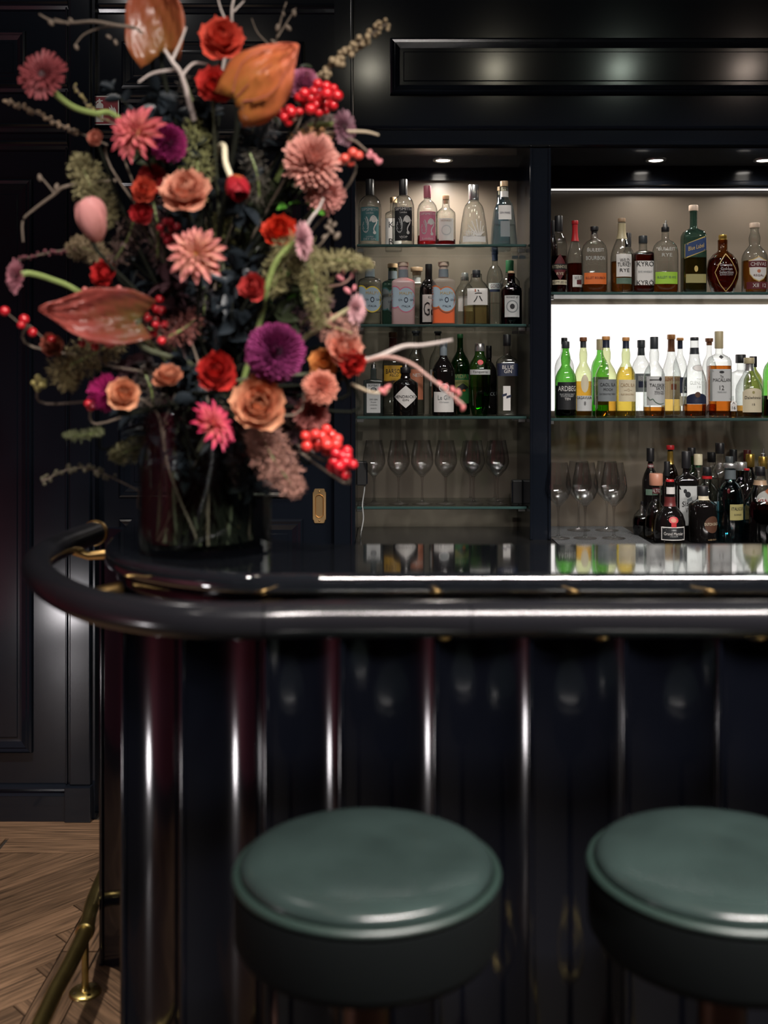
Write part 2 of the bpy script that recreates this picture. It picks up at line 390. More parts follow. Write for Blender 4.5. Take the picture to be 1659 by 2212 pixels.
obj('backlit_panel', MB().box(PX1 + .002, RX1, YB - .012, YB - .001, LB0, LB1).me('backlit_panel', lightbox_mat()), nb)['label'] = 'glowing white backlit panel'
for px in (957, 1417, 1650):
    p = W(px, 352, 3.79)
    d = thing('recessed_downlight', (p.x, 3.79, SOFF - .003), {957: 'round recessed downlight in the soffit over the gin niche', 1417: 'round recessed downlight nearest the pillar over the whisky niche', 1650: 'round recessed downlight at the right edge over the whisky niche'}[px], 'downlight', 'niche downlights')
    obj('trim_ring', MB().lathe([(.026, 0), (.037, 0), (.036, -.003), (.029, -.004), (.026, -.002)], 28, cap=False).me('trim_ring', STEEL, True), d)
    obj('lens', MB().lathe([(.001, .0005), (.025, .0005), (.025, -.0015), (.001, -.0025)], 24).me('lens', mat('downlight_lens', (1, 1, 1), emit=((1, .93, .84), 9)), True), d)
# counter behind the bar
CT = .9435
ct = thing('back_counter', (1.0, 3.6, 0), 'black back bar counter carrying the liqueur bottles and wine glasses', 'counter')
bevel(obj('worktop', MB().box(NX0 - 1.0, RX1 - 1.0, -.34, .342, CT - .035, CT).me('worktop', mat('counter_black', (.012, .012, .013), .12)), ct), .004)
for k in range(4):
    x0 = NX0 - 1.0 + k * .575; db = obj('cabinet_door', MB().box(x0 + .004, x0 + .571, -.30, -.28, .08, CT - .04).me('cabinet_door', BLACK), ct)
    obj('handle', MB().tube([(x0 + .5, -.30, .7), (x0 + .5, -.33, .7), (x0 + .5, -.33, .84), (x0 + .5, -.30, .84)], .006).me('handle', BRASS, True), db)
obj('carcass', MB().box(NX0 - 1.0, RX1 - 1.0, -.28, .338, 0, CT - .036).me('carcass', BLACK), ct)
# glass shelves with clips
SHG = glass('shelf_glass', (.93, .96, .95), .75, 1.5, .01)
SHE = mat('shelf_edge_glass', (.035, .075, .070), .16, spec=1.0, coat=1.0)
S1, S2, S3, S4 = 1.950, 1.676, 1.3600, 1.0506
T1, T2 = 1.786, 1.3535
def shelf(x0, x1, z, label):
    t = thing('glass_shelf', ((x0 + x1) / 2, YB, z), label, 'shelf', 'glass bottle shelves'); hx = (x1 - x0) / 2 - .003; th = .010
    m = MB().box(-hx, hx, -.291, -.004, -th, -.0003).me('glass_plate', SHG); obj('glass_plate', m, t)
    bevel(obj('front_edge', MB().box(-hx, hx, -.2965, -.2915, -th, -.0003).me('front_edge', SHE), t), .002, 1)
    for s in (-1, 1):
        for yy in (-.25, -.06):
            obj('shelf_clip', MB().box(s * hx - (.0 if s < 0 else .022), s * hx + (.022 if s < 0 else 0), yy, yy + .016, -th - .012, -th - .0005).me('shelf_clip', STEEL), t)
shelf(NX0, PX0, S1, 'topmost glass shelf of the gin niche holding the swan labelled bottles')
shelf(NX0, PX0, S2, 'second glass shelf of the gin niche holding the round labelled bottles')
shelf(NX0, PX0, S3, 'third glass shelf of the gin niche holding the black diamond labelled bottle')
shelf(NX0, PX0, S4, 'lowest glass shelf of the gin niche holding wine glasses')
shelf(PX1, RX1, T1, 'upper glass shelf of the whisky niche above the backlit panel')
shelf(PX1, RX1, T2, 'lower glass shelf of the whisky niche in front of the backlit panel')

# ------------------------------------------------------------------ the bar
BT = CH - .2935
front = [(2.4, 1.671), (.2, 1.671), (-.115, 1.668), (-.2356, 1.678), (-.333, 1.722), (-.401, 1.775), (-.460, 1.840), (-.505, 1.930), (-.528, 2.02), (-.541, 2.116), (-.552, 2.25), (-.578, 2.45), (-.62, 2.78)]
inner = [(-.30, 2.78), (-.26, 2.40), (-.235, 2.12), (-.17, 2.02), (-.08, 1.987), (.2, 1.985), (2.4, 1.985)]
fp = [Vector((p.x, p.y)) for p in smooth_path([(x, y, 0) for x, y in front], 4)]; ip = [Vector((p.x, p.y)) for p in smooth_path([(x, y, 0) for x, y in inner], 4)]
def offset(path, d):
    out = []
    for i, p in enumerate(path):
        t = (path[min(i + 1, len(path) - 1)] - path[max(i - 1, 0)]).normalized(); out.append(p + Vector((t.y, -t.x)) * d)
    return out
bar = thing('bar_counter', (.6, 1.85, 0), 'curved black lacquered bar counter with fluted column front and polished top', 'bar counter')
BL = Vector((.6, 1.85, 0))
def slab(name, z0, z1, of, m, rnd=.006, parent=None):
    loops = []
    for dz, d in [(z0, of - rnd)] + [(z0 + rnd - rnd * math.cos(a), of - rnd + rnd * math.sin(a)) for a in (.4, .8, 1.2, 1.57)] + [(z1 - rnd + rnd * math.sin(a), of - rnd + rnd * math.cos(a)) for a in (0, .4, .8, 1.2, 1.57)]:
        fo = offset(fp, -d); io = offset(ip, -d * 0 + (0 if d == of else -.0)); loops.append([(p.x - BL.x, p.y - BL.y, dz) for p in fo + io])
    n = len(loops[0]); v = sum(loops, []); f = []
    for k in range(len(loops) - 1):
        for i in range(n):
            a, b = k * n + i, k * n + (i + 1) % n; f.append((a, a + n, b + n, b))
    # strips for top and bottom between outer and inner path
    na, nb_ = len(fp), len(ip)
    top0 = (len(loops) - 1) * n; ta, tb = [top0 + i for i in range(na)], [top0 + na + i for i in range(nb_)]
    ba, bb = [i for i in range(na)], [na + i for i in range(nb_)]
    for A, B, flip in ((ta, tb, False), (ba, bb, True)):
        B = B[::-1]; i = j = 0
        while i < len(A) - 1 or j < len(B) - 1:
            if j >= len(B) - 1 or (i < len(A) - 1 and i / (len(A) - 1) <= j / (len(B) - 1)): tri = (A[i], A[i + 1], B[j]); i += 1
            else: tri = (A[i], B[j + 1], B[j]); j += 1
            f.append(tri[::-1] if flip else tri)
    me = mesh(name, v, f, m, True); o = obj(name, me, parent or bar)
    import bmesh
    bm = bmesh.new(); bm.from_mesh(me); bmesh.ops.recalc_face_normals(bm, faces=bm.faces); bm.to_mesh(me); bm.free(); me.set_sharp_from_angle(angle=R(48))
    me.polygons.foreach_set('use_smooth', [abs(q.normal.z) < .9995 for q in me.polygons])
    return o
slab('bar_top', BT - .034, BT, 0, TOPM, .012)
slab('top_moulding', BT - .062, BT - .0345, -.022, LACQ, .008)
# concave flutes with narrow rounded arrises under the top
arr = [(2.2785, 1.765)]
while arr[-1][0] > .05: arr.append((arr[-1][0] - .15656, 1.765))
arr += [(-.195, 1.775), (-.349, 1.850), (-.481, 1.970), (-.526, 2.150), (-.566, 2.330), (-.614, 2.515), (-.713, 2.690)]
arr = [Vector(p) for p in arr]
for p in arr:
    obj('arris', MB().lathe([(.0065, .001), (.0065, BT - .0625)], 14, (p.x - BL.x, p.y - BL.y, 0)).me('arris', LACQ, True), bar)
for p, q in zip(arr, arr[1:]):
    c = (q - p).length; u = (q - p).normalized(); out = Vector((u.y, -u.x)); rho = .115 * c / .157; hh = math.sqrt(rho * rho - c * c / 4); mid = (p + q) / 2
    if out.dot(mid - Vector((.6, 2.9))) < 0: out = -out
    ctr = mid + out * hh; a0 = math.asin(c / 2 / rho); v = []; f = []; K = 18
    for i in range(K + 1):
        a = -a0 + 2 * a0 * i / K; w_ = ctr + (u * math.sin(a) - out * math.cos(a)) * rho
        v += [(w_.x - BL.x, w_.y - BL.y, .001), (w_.x - BL.x, w_.y - BL.y, BT - .0625)]
    for i in range(K): f.append((2 * i, 2 * i + 1, 2 * i + 3, 2 * i + 2))
    n = len(v); bk = -out * .05
    for w_ in (p, q): v += [(w_.x - BL.x + bk.x, w_.y - BL.y + bk.y, .001), (w_.x - BL.x + bk.x, w_.y - BL.y + bk.y, BT - .0625)]
    f += [(0, n, n + 1, 1), (2 * K, 2 * K + 1, n + 3, n + 2), (n, n + 2, n + 3, n + 1)]
    f += [tuple([2 * i for i in range(K + 1)] + [n + 2, n]), tuple([2 * i + 1 for i in range(K, -1, -1)] + [n + 1, n + 3])]
    obj('flute', mesh('flute', v, f, LACQ, True), bar)
# hand rail
RZ = BT - .030
rail_pts = [W(1659 + 900, 1337, 1.485), W(1659, 1337, 1.485), W(1017, 1337, 1.485), W(700, 1338, 1.484), W(572, 1341, 1.475), W(420, 1340, 1.478), W(300, 1328, 1.512), W(200, 1308, 1.576), W(125, 1276, 1.693), W(84, 1240, 1.842), W(84, 1210, 1.99), W(130, 1180, 2.163), W(203, 1152, 2.355)]
rail_pts = [Vector((p.x, p.y, RZ)) for p in rail_pts]; rp_ = smooth_path(rail_pts, 8)
hr = thing('hand_rail', (rail_pts[2].x, rail_pts[2].y, RZ), 'thick black padded arm rail with brass end curving around the bar edge', 'rail')
HL = Vector(hr.location)
cut = [0, 16, 32, 60, len(rp_) - 1]
for a, b in zip(cut[:-1], cut[1:]):
    seg = [Vector(p) - HL for p in rp_[a:b + 1]]
    if a: seg[0] += (seg[1] - seg[0]).normalized() * .0012
    obj('rail_section', MB().tube(seg, .026, 24).me('rail_section', RAILM, True), hr)
e0, e1 = rp_[-2] - HL, rp_[-1] - HL; d = (e1 - e0).normalized()
ec = obj('end_cap', MB().tube([e1 + d * .0005, e1 + d * .001, e1 + d * .012, e1 + d * .016], [.0265, .0285, .0285, .022], 24).me('end_cap', BRASS, True), hr); ec['label'] = 'brass end cap'
def bracket(rx, ry, bx, by):
    p = Vector((rx, ry, RZ - .02)) - HL; q = Vector((bx, by, RZ - .028)) - HL
    b = obj('bracket', MB().tube([p, p + (q - p) * .3 + Vector((0, 0, -.010)), q], [.011, .009, .012], 12).me('bracket', BRASS, True), hr)
    m = MB().ball(tuple(p), .014, 12, 6, (1, 1, .7)); obj('bracket_saddle', m.me('bracket_saddle', BRASS, True), b)
bracket(rp_[-6].x, rp_[-6].y, -.555, rp_[-6].y + .01); bracket(rp_[68].x, rp_[68].y, -.46, 1.86)
for px in (520, 960, 1300, 1640): bracket(wx(px, 1.485), 1.485, wx(px, 1.485), 1.70)
# foot rail
FZ = .150
fpts = smooth_path([(-.756, 2.93, FZ), (-.742, 2.72, FZ), (-.7200, 2.566, FZ), (-.7126, 2.412, FZ), (-.711, 2.276, FZ), (-.690, 2.06, FZ), (-.60, 1.86, FZ), (-.44, 1.74, FZ), (-.2, 1.685, FZ), (.1, 1.68, FZ), (2.0, 1.68, FZ)], 6)
ft = thing('foot_rail', (-.7145, 2.566, 0), 'brass foot rail on floor posts around the foot of the bar', 'rail'); FL = Vector(ft.location)
obj('tube', MB().tube([p - FL for p in fpts], .0185, 18).me('tube', OLDBRASS, True), ft)
for px_, py_ in ((-.7200, 2.566), (-.62, 1.89), (.05, 1.68), (.55, 1.68), (1.05, 1.68)):
    q = Vector((px_, py_, 0)) - FL; k = min(range(len(fpts)), key=lambda i: (fpts[i] - Vector((px_, py_, FZ))).length); d = (fpts[min(k + 1, len(fpts) - 1)] - fpts[k - 1]).normalized()
    c = fpts[k] - FL
    obj('collar', MB().tube([c - d * .014, c - d * .011, c + d * .011, c + d * .014], [.0190, .0225, .0225, .0190], 18).me('collar', OLDBRASS, True), ft)
    po = obj('post', MB().lathe([(.0085, .006), (.0085, FZ - .016), (.011, FZ - .014)], 14, (c.x, c.y, 0)).me('post', OLDBRASS, True), ft)
    fl = obj('flange', MB().lathe([(.0385, 0.0005), (.0385, .003), (.036, .006), (.012, .008), (.010, .014)], 32, (c.x, c.y, 0)).me('flange', OLDBRASS, True), po)
    for a in range(4):
        th = R(35 + 90 * a); obj('screw', MB().lathe([(.0052, .0055), (.0052, .0072)], 12, (c.x + .027 * math.cos(th), c.y + .027 * math.sin(th), 0)).me('screw', mat('screw_hole', (.03, .025, .015), .6)), fl) if False else obj('screw', MB().lathe([(.0052, .004), (.0052, .0075)], 12, (c.x + .026 * math.cos(th), c.y + .026 * math.sin(th), 0)).me('screw', mat('screw_dark', (.05, .035, .015), .5, .6)), po)

# ------------------------------------------------------------------ stools
def stool(px, label):
    x = wx(px, 1.39); s = thing('bar_stool', (x, 1.39, 0), label, 'stool', 'round green bar stools'); zt = .8355
    prof = [(.1645, -.004), (.169, .002), (.1685, .007), (.1645, .012), (.155, .0165), (.135, .0195), (.10, .0215), (.055, .0228), (.002, .0232)]
    obj('seat_pad', MB().lathe([(r, zt + z) for r, z in prof], 64).me('seat_pad', LEATHER, True), s)
    obj('piping', MB().lathe([(.1740 + .0060 * math.cos(a), zt - .004 + .0060 * math.sin(a)) for a in [i * math.pi / 4 for i in range(9)]], 64, cap=False).me('piping', mat('dark_green_piping', (.013, .025, .021), .4), True), s)
    obj('seat_band', MB().lathe([(.140, zt - .098), (.170, zt - .092), (.1775, zt - .080), (.1785, zt - .012)], 64).me('seat_band', mat('dark_green_band', (.003, .004, .0042), .85, 0., .08, bump=.2, nscale=40), True), s)
    obj('swivel_plate', MB().lathe([(.07, zt - .118), (.10, zt - .113), (.10, zt - .099)], 40).me('swivel_plate', mat('dark_bronze', (.07, .035, .025), .35, .9), True), s)
    obj('pedestal', MB().lathe([(.040, .03), (.034, .06), (.032, zt - .18), (.036, zt - .124), (.036, zt - .1185)], 32).me('pedestal', mat('dark_bronze', (.07, .035, .025), .35, .9), True), s)
    obj('footrest_ring', MB().lathe([(.135 + .009 * math.cos(a), .30 + .009 * math.sin(a)) for a in [i * math.pi / 5 for i in range(11)]], 48, cap=False).me('footrest_ring', OLDBRASS, True), s)
    for a in range(3):
        th = R(90 + 120 * a); obj('footrest_spoke', MB().tube([(.03 * math.cos(th), .03 * math.sin(th), .30), ((.133) * math.cos(th), (.133) * math.sin(th), .30)], .006).me('footrest_spoke', OLDBRASS, True), s)
    obj('base_disc', MB().lathe([(.165, .001), (.165, .010), (.15, .018), (.06, .028), (.042, .032)], 48).me('base_disc', mat('dark_bronze', (.07, .035, .025), .35, .9), True), s)
    for c in s.children: c.scale = (.972, .972, 1)      # seat 35 cm across
stool(792.5, 'round dark green leather bar stool standing fully in view')
stool(1560, 'round dark green leather bar stool cut by the right edge')
exec_after = None
# ------------------------------------------------------------------ bottles
_TXT = {}
def text_mesh(s):
    """lettering outline of the built-in font, height 1, centred on the origin"""
    if s in _TXT: return _TXT[s]
    c = bpy.data.curves.new('t', 'FONT'); c.body = s; c.align_x = 'CENTER'; c.align_y = 'CENTER'; c.resolution_u = 2; c.size = 1.0
    o = bpy.data.objects.new('t', c); COL.objects.link(o); dg = bpy.context.evaluated_depsgraph_get()
    me = o.evaluated_get(dg).to_mesh(); v = [(p.co.x, p.co.y) for p in me.vertices]; f = [tuple(p.vertices) for p in me.polygons]
    o.evaluated_get(dg).to_mesh_clear(); bpy.data.objects.remove(o); bpy.data.curves.remove(c)
    if v:
        x0, x1 = min(p[0] for p in v), max(p[0] for p in v); y0, y1 = min(p[1] for p in v), max(p[1] for p in v)
        v = [((x - (x0 + x1) / 2), (y - (y0 + y1) / 2)) for x, y in v]; wd, ht = x1 - x0, y1 - y0
    else: wd = ht = 1
    _TXT[s] = (v, f, wd, ht); return _TXT[s]
PAPERC = {'white': (.62, .60, .58), 'cream': (.56, .50, .36), 'black': (.012, .013, .015), 'grey': (.17, .19, .20), 'navy': (.012, .018, .045), 'blue': (.02, .045, .13), 'yellow': (.62, .34, .04),
          'orange': (.62, .14, .03), 'lime': (.30, .52, .05), 'pink': (.55, .16, .24), 'maroon': (.10, .016, .020), 'red': (.45, .02, .025), 'paleblue': (.36, .46, .54), 'silver': (.45, .46, .46), 'gold': (.50, .36, .12),
          'green': (.03, .13, .05), 'teal': (.05, .14, .15), 'tan': (.33, .22, .12), 'olive': (.28, .25, .10), 'rust': (.30, .07, .025), 'ink': (.015, .015, .018), 'sage': (.10, .16, .12), 'brightyellow': (.75, .55, .04), 'coral': (.45, .16, .09), 'brown': (.08, .035, .02), 'sand':(.5,.38,.22)}
def paper(c): return mat('print_' + c, PAPERC[c], .45)
def capm(c): return mat('cap_' + c, {'black': (.012, .012, .014), 'wood': (.50, .34, .20), 'palewood': (.62, .48, .38), 'silver': (.55, .55, .55), 'pink': (.42, .12, .16), 'navy': (.015, .02, .04), 'green': (.02, .10, .04), 'red': (.42, .015, .02), 'gold': (.55, .36, .08), 'cream': (.66, .60, .42), 'grey': (.10, .12, .13), 'tan': (.36, .24, .15), 'brown': (.16, .06, .025), 'dark': (.03, .035, .04), 'orange': (.50, .24, .08), 'coral': (.45, .20, .13), 'beige': (.42, .36, .22), 'foil': (.20, .24, .27), 'white': (.7, .68, .65), 'maroon': (.12, .02, .02)}[c], .38 if c not in ('silver', 'gold') else .25, .8 if c in ('silver', 'gold') else 0)
GL = {'clear': ('clear_glass', (.95, .97, .96), .16), 'green': ('green_glass', (.36, .70, .25), .25), 'dgreen': ('deep_green_glass', (.07, .32, .09), .3), 'brown': ('brown_glass', (.20, .08, .03), .3), 'black': None, 'blue': ('pale_blue_glass', (.74, .86, .93), .45), 'aqua': ('aqua_glass', (.52, .76, .82), .4),
      'teal': ('teal_glass', (.34, .55, .52), .35), 'olive': ('olive_glass', (.45, .50, .22), .3), 'ygreen': ('yellow_green_glass', (.86, .90, .66), .4), 'amberg': ('amber_glass', (.55, .30, .10), .35)}
def glassm(g):
    # rolled glass reflects the niche spots a little softly
    if g == 'black': return mat('black_glass', (.006, .005, .005), .06, coat=.5)
    if g == 'frostpink': return mat('frosted_pink_glass', (.62, .42, .42), .35, alpha=.82)
    if g == 'frostorange': return mat('frosted_clear_glass', (.55, .50, .48), .35, alpha=.14)
    n, t, e = GL[g]; return glass(n, t, e, 1.5, .05, 3.0)
LQ = {'amber': (.76, .45, .16), 'gold': (.93, .76, .40), 'red': (.50, .10, .05), 'darkred': (.40, .03, .04), 'pinkred': (.72, .10, .14), 'orange': None, 'clear': (.97, .98, .97), 'whisky': (.68, .34, .11), 'dark': (.07, .03, .02), 'pale': (.96, .88, .62), 'aqua': (.45, .72, .76), 'honey': (.86, .60, .28), 'brightgreen': (.42, .86, .25), 'redbrown': (.42, .12, .05)}
def liqm(l):
    if l == 'orange': return mat('orange_liquid', (.95, .13, .005), .25, alpha=.97)
    return glass('liquid_' + l, LQ[l], .5, 1.2, .03, .6)
# silhouettes: (radius fraction, height fraction) from the base up, neck radius last; n = squareness; d = depth / width
SH = {
 'gin': ([(.90, 0), (1, .02), (1, .56), (.97, .62), (.86, .68), (.60, .735), (.36, .765), (.33, .80), (.32, .95), (.35, .955), (.35, .985)], 2, 1),
 'tall': ([(.92, 0), (1, .015), (1, .60), (.96, .65), (.80, .71), (.55, .755), (.38, .80), (.34, .86), (.33, .97), (.36, .975), (.36, .99)], 2, 1),
 'bulge': ([(.92, 0), (1, .02), (1, .49), (.95, .54), (.78, .60), (.52, .655), (.40, .69), (.44, .74), (.45, .79), (.38, .84), (.31, .875), (.31, .98)], 2, 1),
 'slope': ([(.93, 0), (1, .02), (1, .47), (.93, .54), (.72, .63), (.50, .71), (.38, .78), (.33, .84), (.32, .98)], 2, 1),
 'square': ([(.95, 0), (1, .012), (1, .62), (.97, .66), (.82, .70), (.50, .725), (.34, .74), (.31, .76), (.30, .97)], 5.5, .8),
 'short': ([(.95, 0), (1, .012), (1, .655), (.97, .69), (.80, .715), (.50, .74), (.42, .75), (.40, .84), (.40, .93)], 6, 1),
 'hex': ([(.90, 0), (1, .015), (1, .60), (.96, .64), (.72, .74), (.48, .80), (.42, .84), (.40, .97)], 3.6, 1),
 'cone': ([(.92, 0), (1, .012), (1, .06), (.86, .38), (.70, .60), (.60, .665), (.44, .71), (.36, .735), (.34, .96)], 2.4, .8),
 'flask': ([(.90, 0), (1, .015), (1, .58), (.97, .65), (.86, .72), (.62, .775), (.36, .80), (.28, .82), (.26, .96)], 2.3, .55),
 'dimple': ([(.55, 0), (.70, .03), (.96, .25), (1, .40), (.90, .56), (.62, .66), (.36, .71), (.30, .74), (.30, .96)], 2.2, .8),
 'apoth': ([(.94, 0), (1, .015), (1, .63), (.96, .68), (.70, .73), (.42, .77), (.40, .80), (.36, .84), (.36, .96)], 2, 1),
 'gm': ([(.86, 0), (.98, .03), (1, .18), (.95, .34), (.80, .46), (.55, .54), (.36, .585), (.33, .65), (.31, .96)], 2, 1),
 'wine': ([(.93, 0), (1, .015), (1, .56), (.96, .62), (.76, .69), (.50, .745), (.33, .79), (.29, .84), (.28, .97)], 2, 1),
 'decanter': ([(.72, 0), (.88, .04), (1, .22), (1, .45), (.85, .60), (.5, .72), (.26, .78), (.22, .97)], 2, 1),
 'tanq': ([(.62, 0), (.72, .03), (.88, .16), (.98, .40), (1, .62), (.97, .66), (.80, .74), (.56, .80), (.44, .84), (.42, .97)], 2.2, 1),
 'dome': ([(.90, 0), (1, .015), (1, .52), (.97, .60), (.86, .68), (.66, .735), (.46, .76), (.42, .79), (.41, .97)], 2, 1),
 'glen': ([(.92, 0), (1, .02), (1, .44), (.92, .51), (.70, .60), (.52, .68), (.42, .76), (.36, .83), (.34, .98)], 2, 1),
 'block': ([(.97, 0), (1, .01), (1, .70), (.97, .73), (.55, .75), (.32, .76), (.30, .80), (.30, .97)], 7, .55),
}
class Surf:
    def __init__(s, prof, n, d, rad, h):
        s.p = [(r * rad, z * h) for r, z in prof]; s.n = n; s.d = d; s.rad = rad; s.h = h
    def r(s, z):
        P = s.p
        if z <= P[0][1]: return P[0][0]
        for (r0, z0), (r1, z1) in zip(P, P[1:]):
            if z <= z1: return r0 + (r1 - r0) * (z - z0) / max(1e-9, z1 - z0)
        return P[-1][0]
    def nn(s, r):
        k = max(0, min(1, (r / s.rad - .45) / .35)); return 2 + (s.n - 2) * k, 1 + (s.d - 1) * k
    def ring(s, r, K, grow=0):
        n, d = s.nn(r); out = []
        for j in range(K):
            a = 2 * math.pi * (j + .5) / K; c, q = math.cos(a), math.sin(a)
            out.append(((r + grow) * math.copysign(abs(c) ** (2 / n), c), (r * d + grow) * math.copysign(abs(q) ** (2 / n), q)))
        return out
    def at(s, u, z, off):
        """point on the front face, u metres along the surface from the middle, z up"""
        r = s.r(z); n, d = s.nn(r)
        x = r * math.sin(max(-1.5, min(1.5, u / r))) if n < 2.8 else max(-r * .999, min(r * .999, u))
        y = -d * r * max(0, 1 - abs(x / r) ** n) ** (1 / n)
        L = math.hypot(x, y * 1.0) or 1; nx, ny = (x / L, y / L) if n < 2.8 else (x / r * .3, -1)
        return (x + nx * off, y + ny * off, z)
    def shell(s, z0, z1, K, grow=0, close=True):
        zs = sorted(set([z0, z1] + [z for _, z in s.p if z0 < z < z1])); v = []; f = []
        for z in zs:
            rr = s.r(z); v += [(x, y, z) for x, y in s.ring(rr, K, grow)]
        for i in range(len(zs) - 1):
            for j in range(K):
                a, b = i * K + j, i * K + (j + 1) % K; f.append((a, b, b + K, a + K))
        f.append(tuple(reversed(range(K))))
        if close: f.append(tuple(range((len(zs) - 1) * K, len(zs) * K)))
        return v, f
def outline(kind, w, h, N=40):
    P = []
    if kind == 'rect':
        k = 10
        for a, b in (((-1, -1), (1, -1)), ((1, -1), (1, 1)), ((1, 1), (-1, 1)), ((-1, 1), (-1, -1))):
            for i in range(k): P.append(((a[0] + (b[0] - a[0]) * i / k) * w / 2, (a[1] + (b[1] - a[1]) * i / k) * h / 2))
    elif kind == 'diamond':
        for a, b in (((0, -1), (1, 0)), ((1, 0), (0, 1)), ((0, 1), (-1, 0)), ((-1, 0), (0, -1))):
            for i in range(10): P.append(((a[0] + (b[0] - a[0]) * i / 10) * w / 2, (a[1] + (b[1] - a[1]) * i / 10) * h / 2))
    elif kind == 'ellipse':
        for i in range(N): P.append((math.cos(2 * math.pi * i / N) * w / 2, math.sin(2 * math.pi * i / N) * h / 2))
    elif kind == 'shield':
        q = [(-1, .7), (-.9, -.4), (-.5, -.8), (0, -1), (.5, -.8), (.9, -.4), (1, .7), (.55, .78), (0, 1), (-.55, .78)]
        for i in range(len(q)):
            for k in range(4): P.append(((q[i][0] + (q[(i + 1) % 10][0] - q[i][0]) * k / 4) * w / 2, (q[i][1] + (q[(i + 1) % 10][1] - q[i][1]) * k / 4) * h / 2))
    elif kind == 'arch':
        for i in range(11): P.append((-w / 2 + w * i / 10, -h / 2))
        for i in range(1, 20): a = math.pi * i / 20; P.append((w / 2 * math.cos(a), h / 2 - w * .22 + w * .22 * math.sin(a)))
        P.append((-w / 2, h / 2 - w * .22))
    elif kind == 'para':
        for a, b in (((-1, -1.6), (1, -.4)), ((1, -.4), (1, 1.6)), ((1, 1.6), (-1, .4)), ((-1, .4), (-1, -1.6))):
            for i in range(10): P.append(((a[0] + (b[0] - a[0]) * i / 10) * w / 2, (a[1] + (b[1] - a[1]) * i / 10) * h / 2))
    return P
def patch(sf, kind, w, h, u0, z0, off, m, name, parent):
    P = outline(kind, w, h); v = []; f = []; n = len(P); RG = 5
    for k in range(1, RG + 1): v += [sf.at(u0 + x * k / RG, z0 + y * k / RG, off) for x, y in P]
    v.append(sf.at(u0, z0, off)); c = len(v) - 1
    for i in range(n): f.append((c, i, (i + 1) % n))
    for k in range(RG - 1):
        for i in range(n):
            a, b = k * n + i, k * n + (i + 1) % n; f.append((a, a + n, b + n, b))
    return obj(name, mesh(name, v, f, m, True), parent)
def stroke(sf, P, wd, off, m, name, parent):
    """printed line of even width along points (u, z)"""
    Q = [(p.x, p.y) for p in smooth_path([(x, y, 0) for x, y in P], 4)] if len(P) > 2 else P; v = []; f = []; N = len(Q)
    for i, (x, y) in enumerate(Q):
        dx, dy = Q[min(i + 1, N - 1)][0] - Q[max(i - 1, 0)][0], Q[min(i + 1, N - 1)][1] - Q[max(i - 1, 0)][1]; L = math.hypot(dx, dy) or 1
        v += [sf.at(x - dy / L * wd / 2, y + dx / L * wd / 2, off), sf.at(x + dy / L * wd / 2, y - dx / L * wd / 2, off)]
    for i in range(N - 1): f.append((2 * i, 2 * i + 1, 2 * i + 3, 2 * i + 2))
    return obj(name, mesh(name, v, f, m, True), parent)
def letter(sf, s, w, h, u0, z0, off, m, parent, skew=0, slope=0, name='lettering'):
    v, f, wd, ht = text_mesh(s); k = h / ht; kx = min(w / wd, k * 1.25) if w else k
    V = [sf.at(u0 + x * kx + y * k * skew, z0 + y * k + x * kx * slope, off) for x, y in v]
    return obj(name, mesh(name, V, f, m), parent)
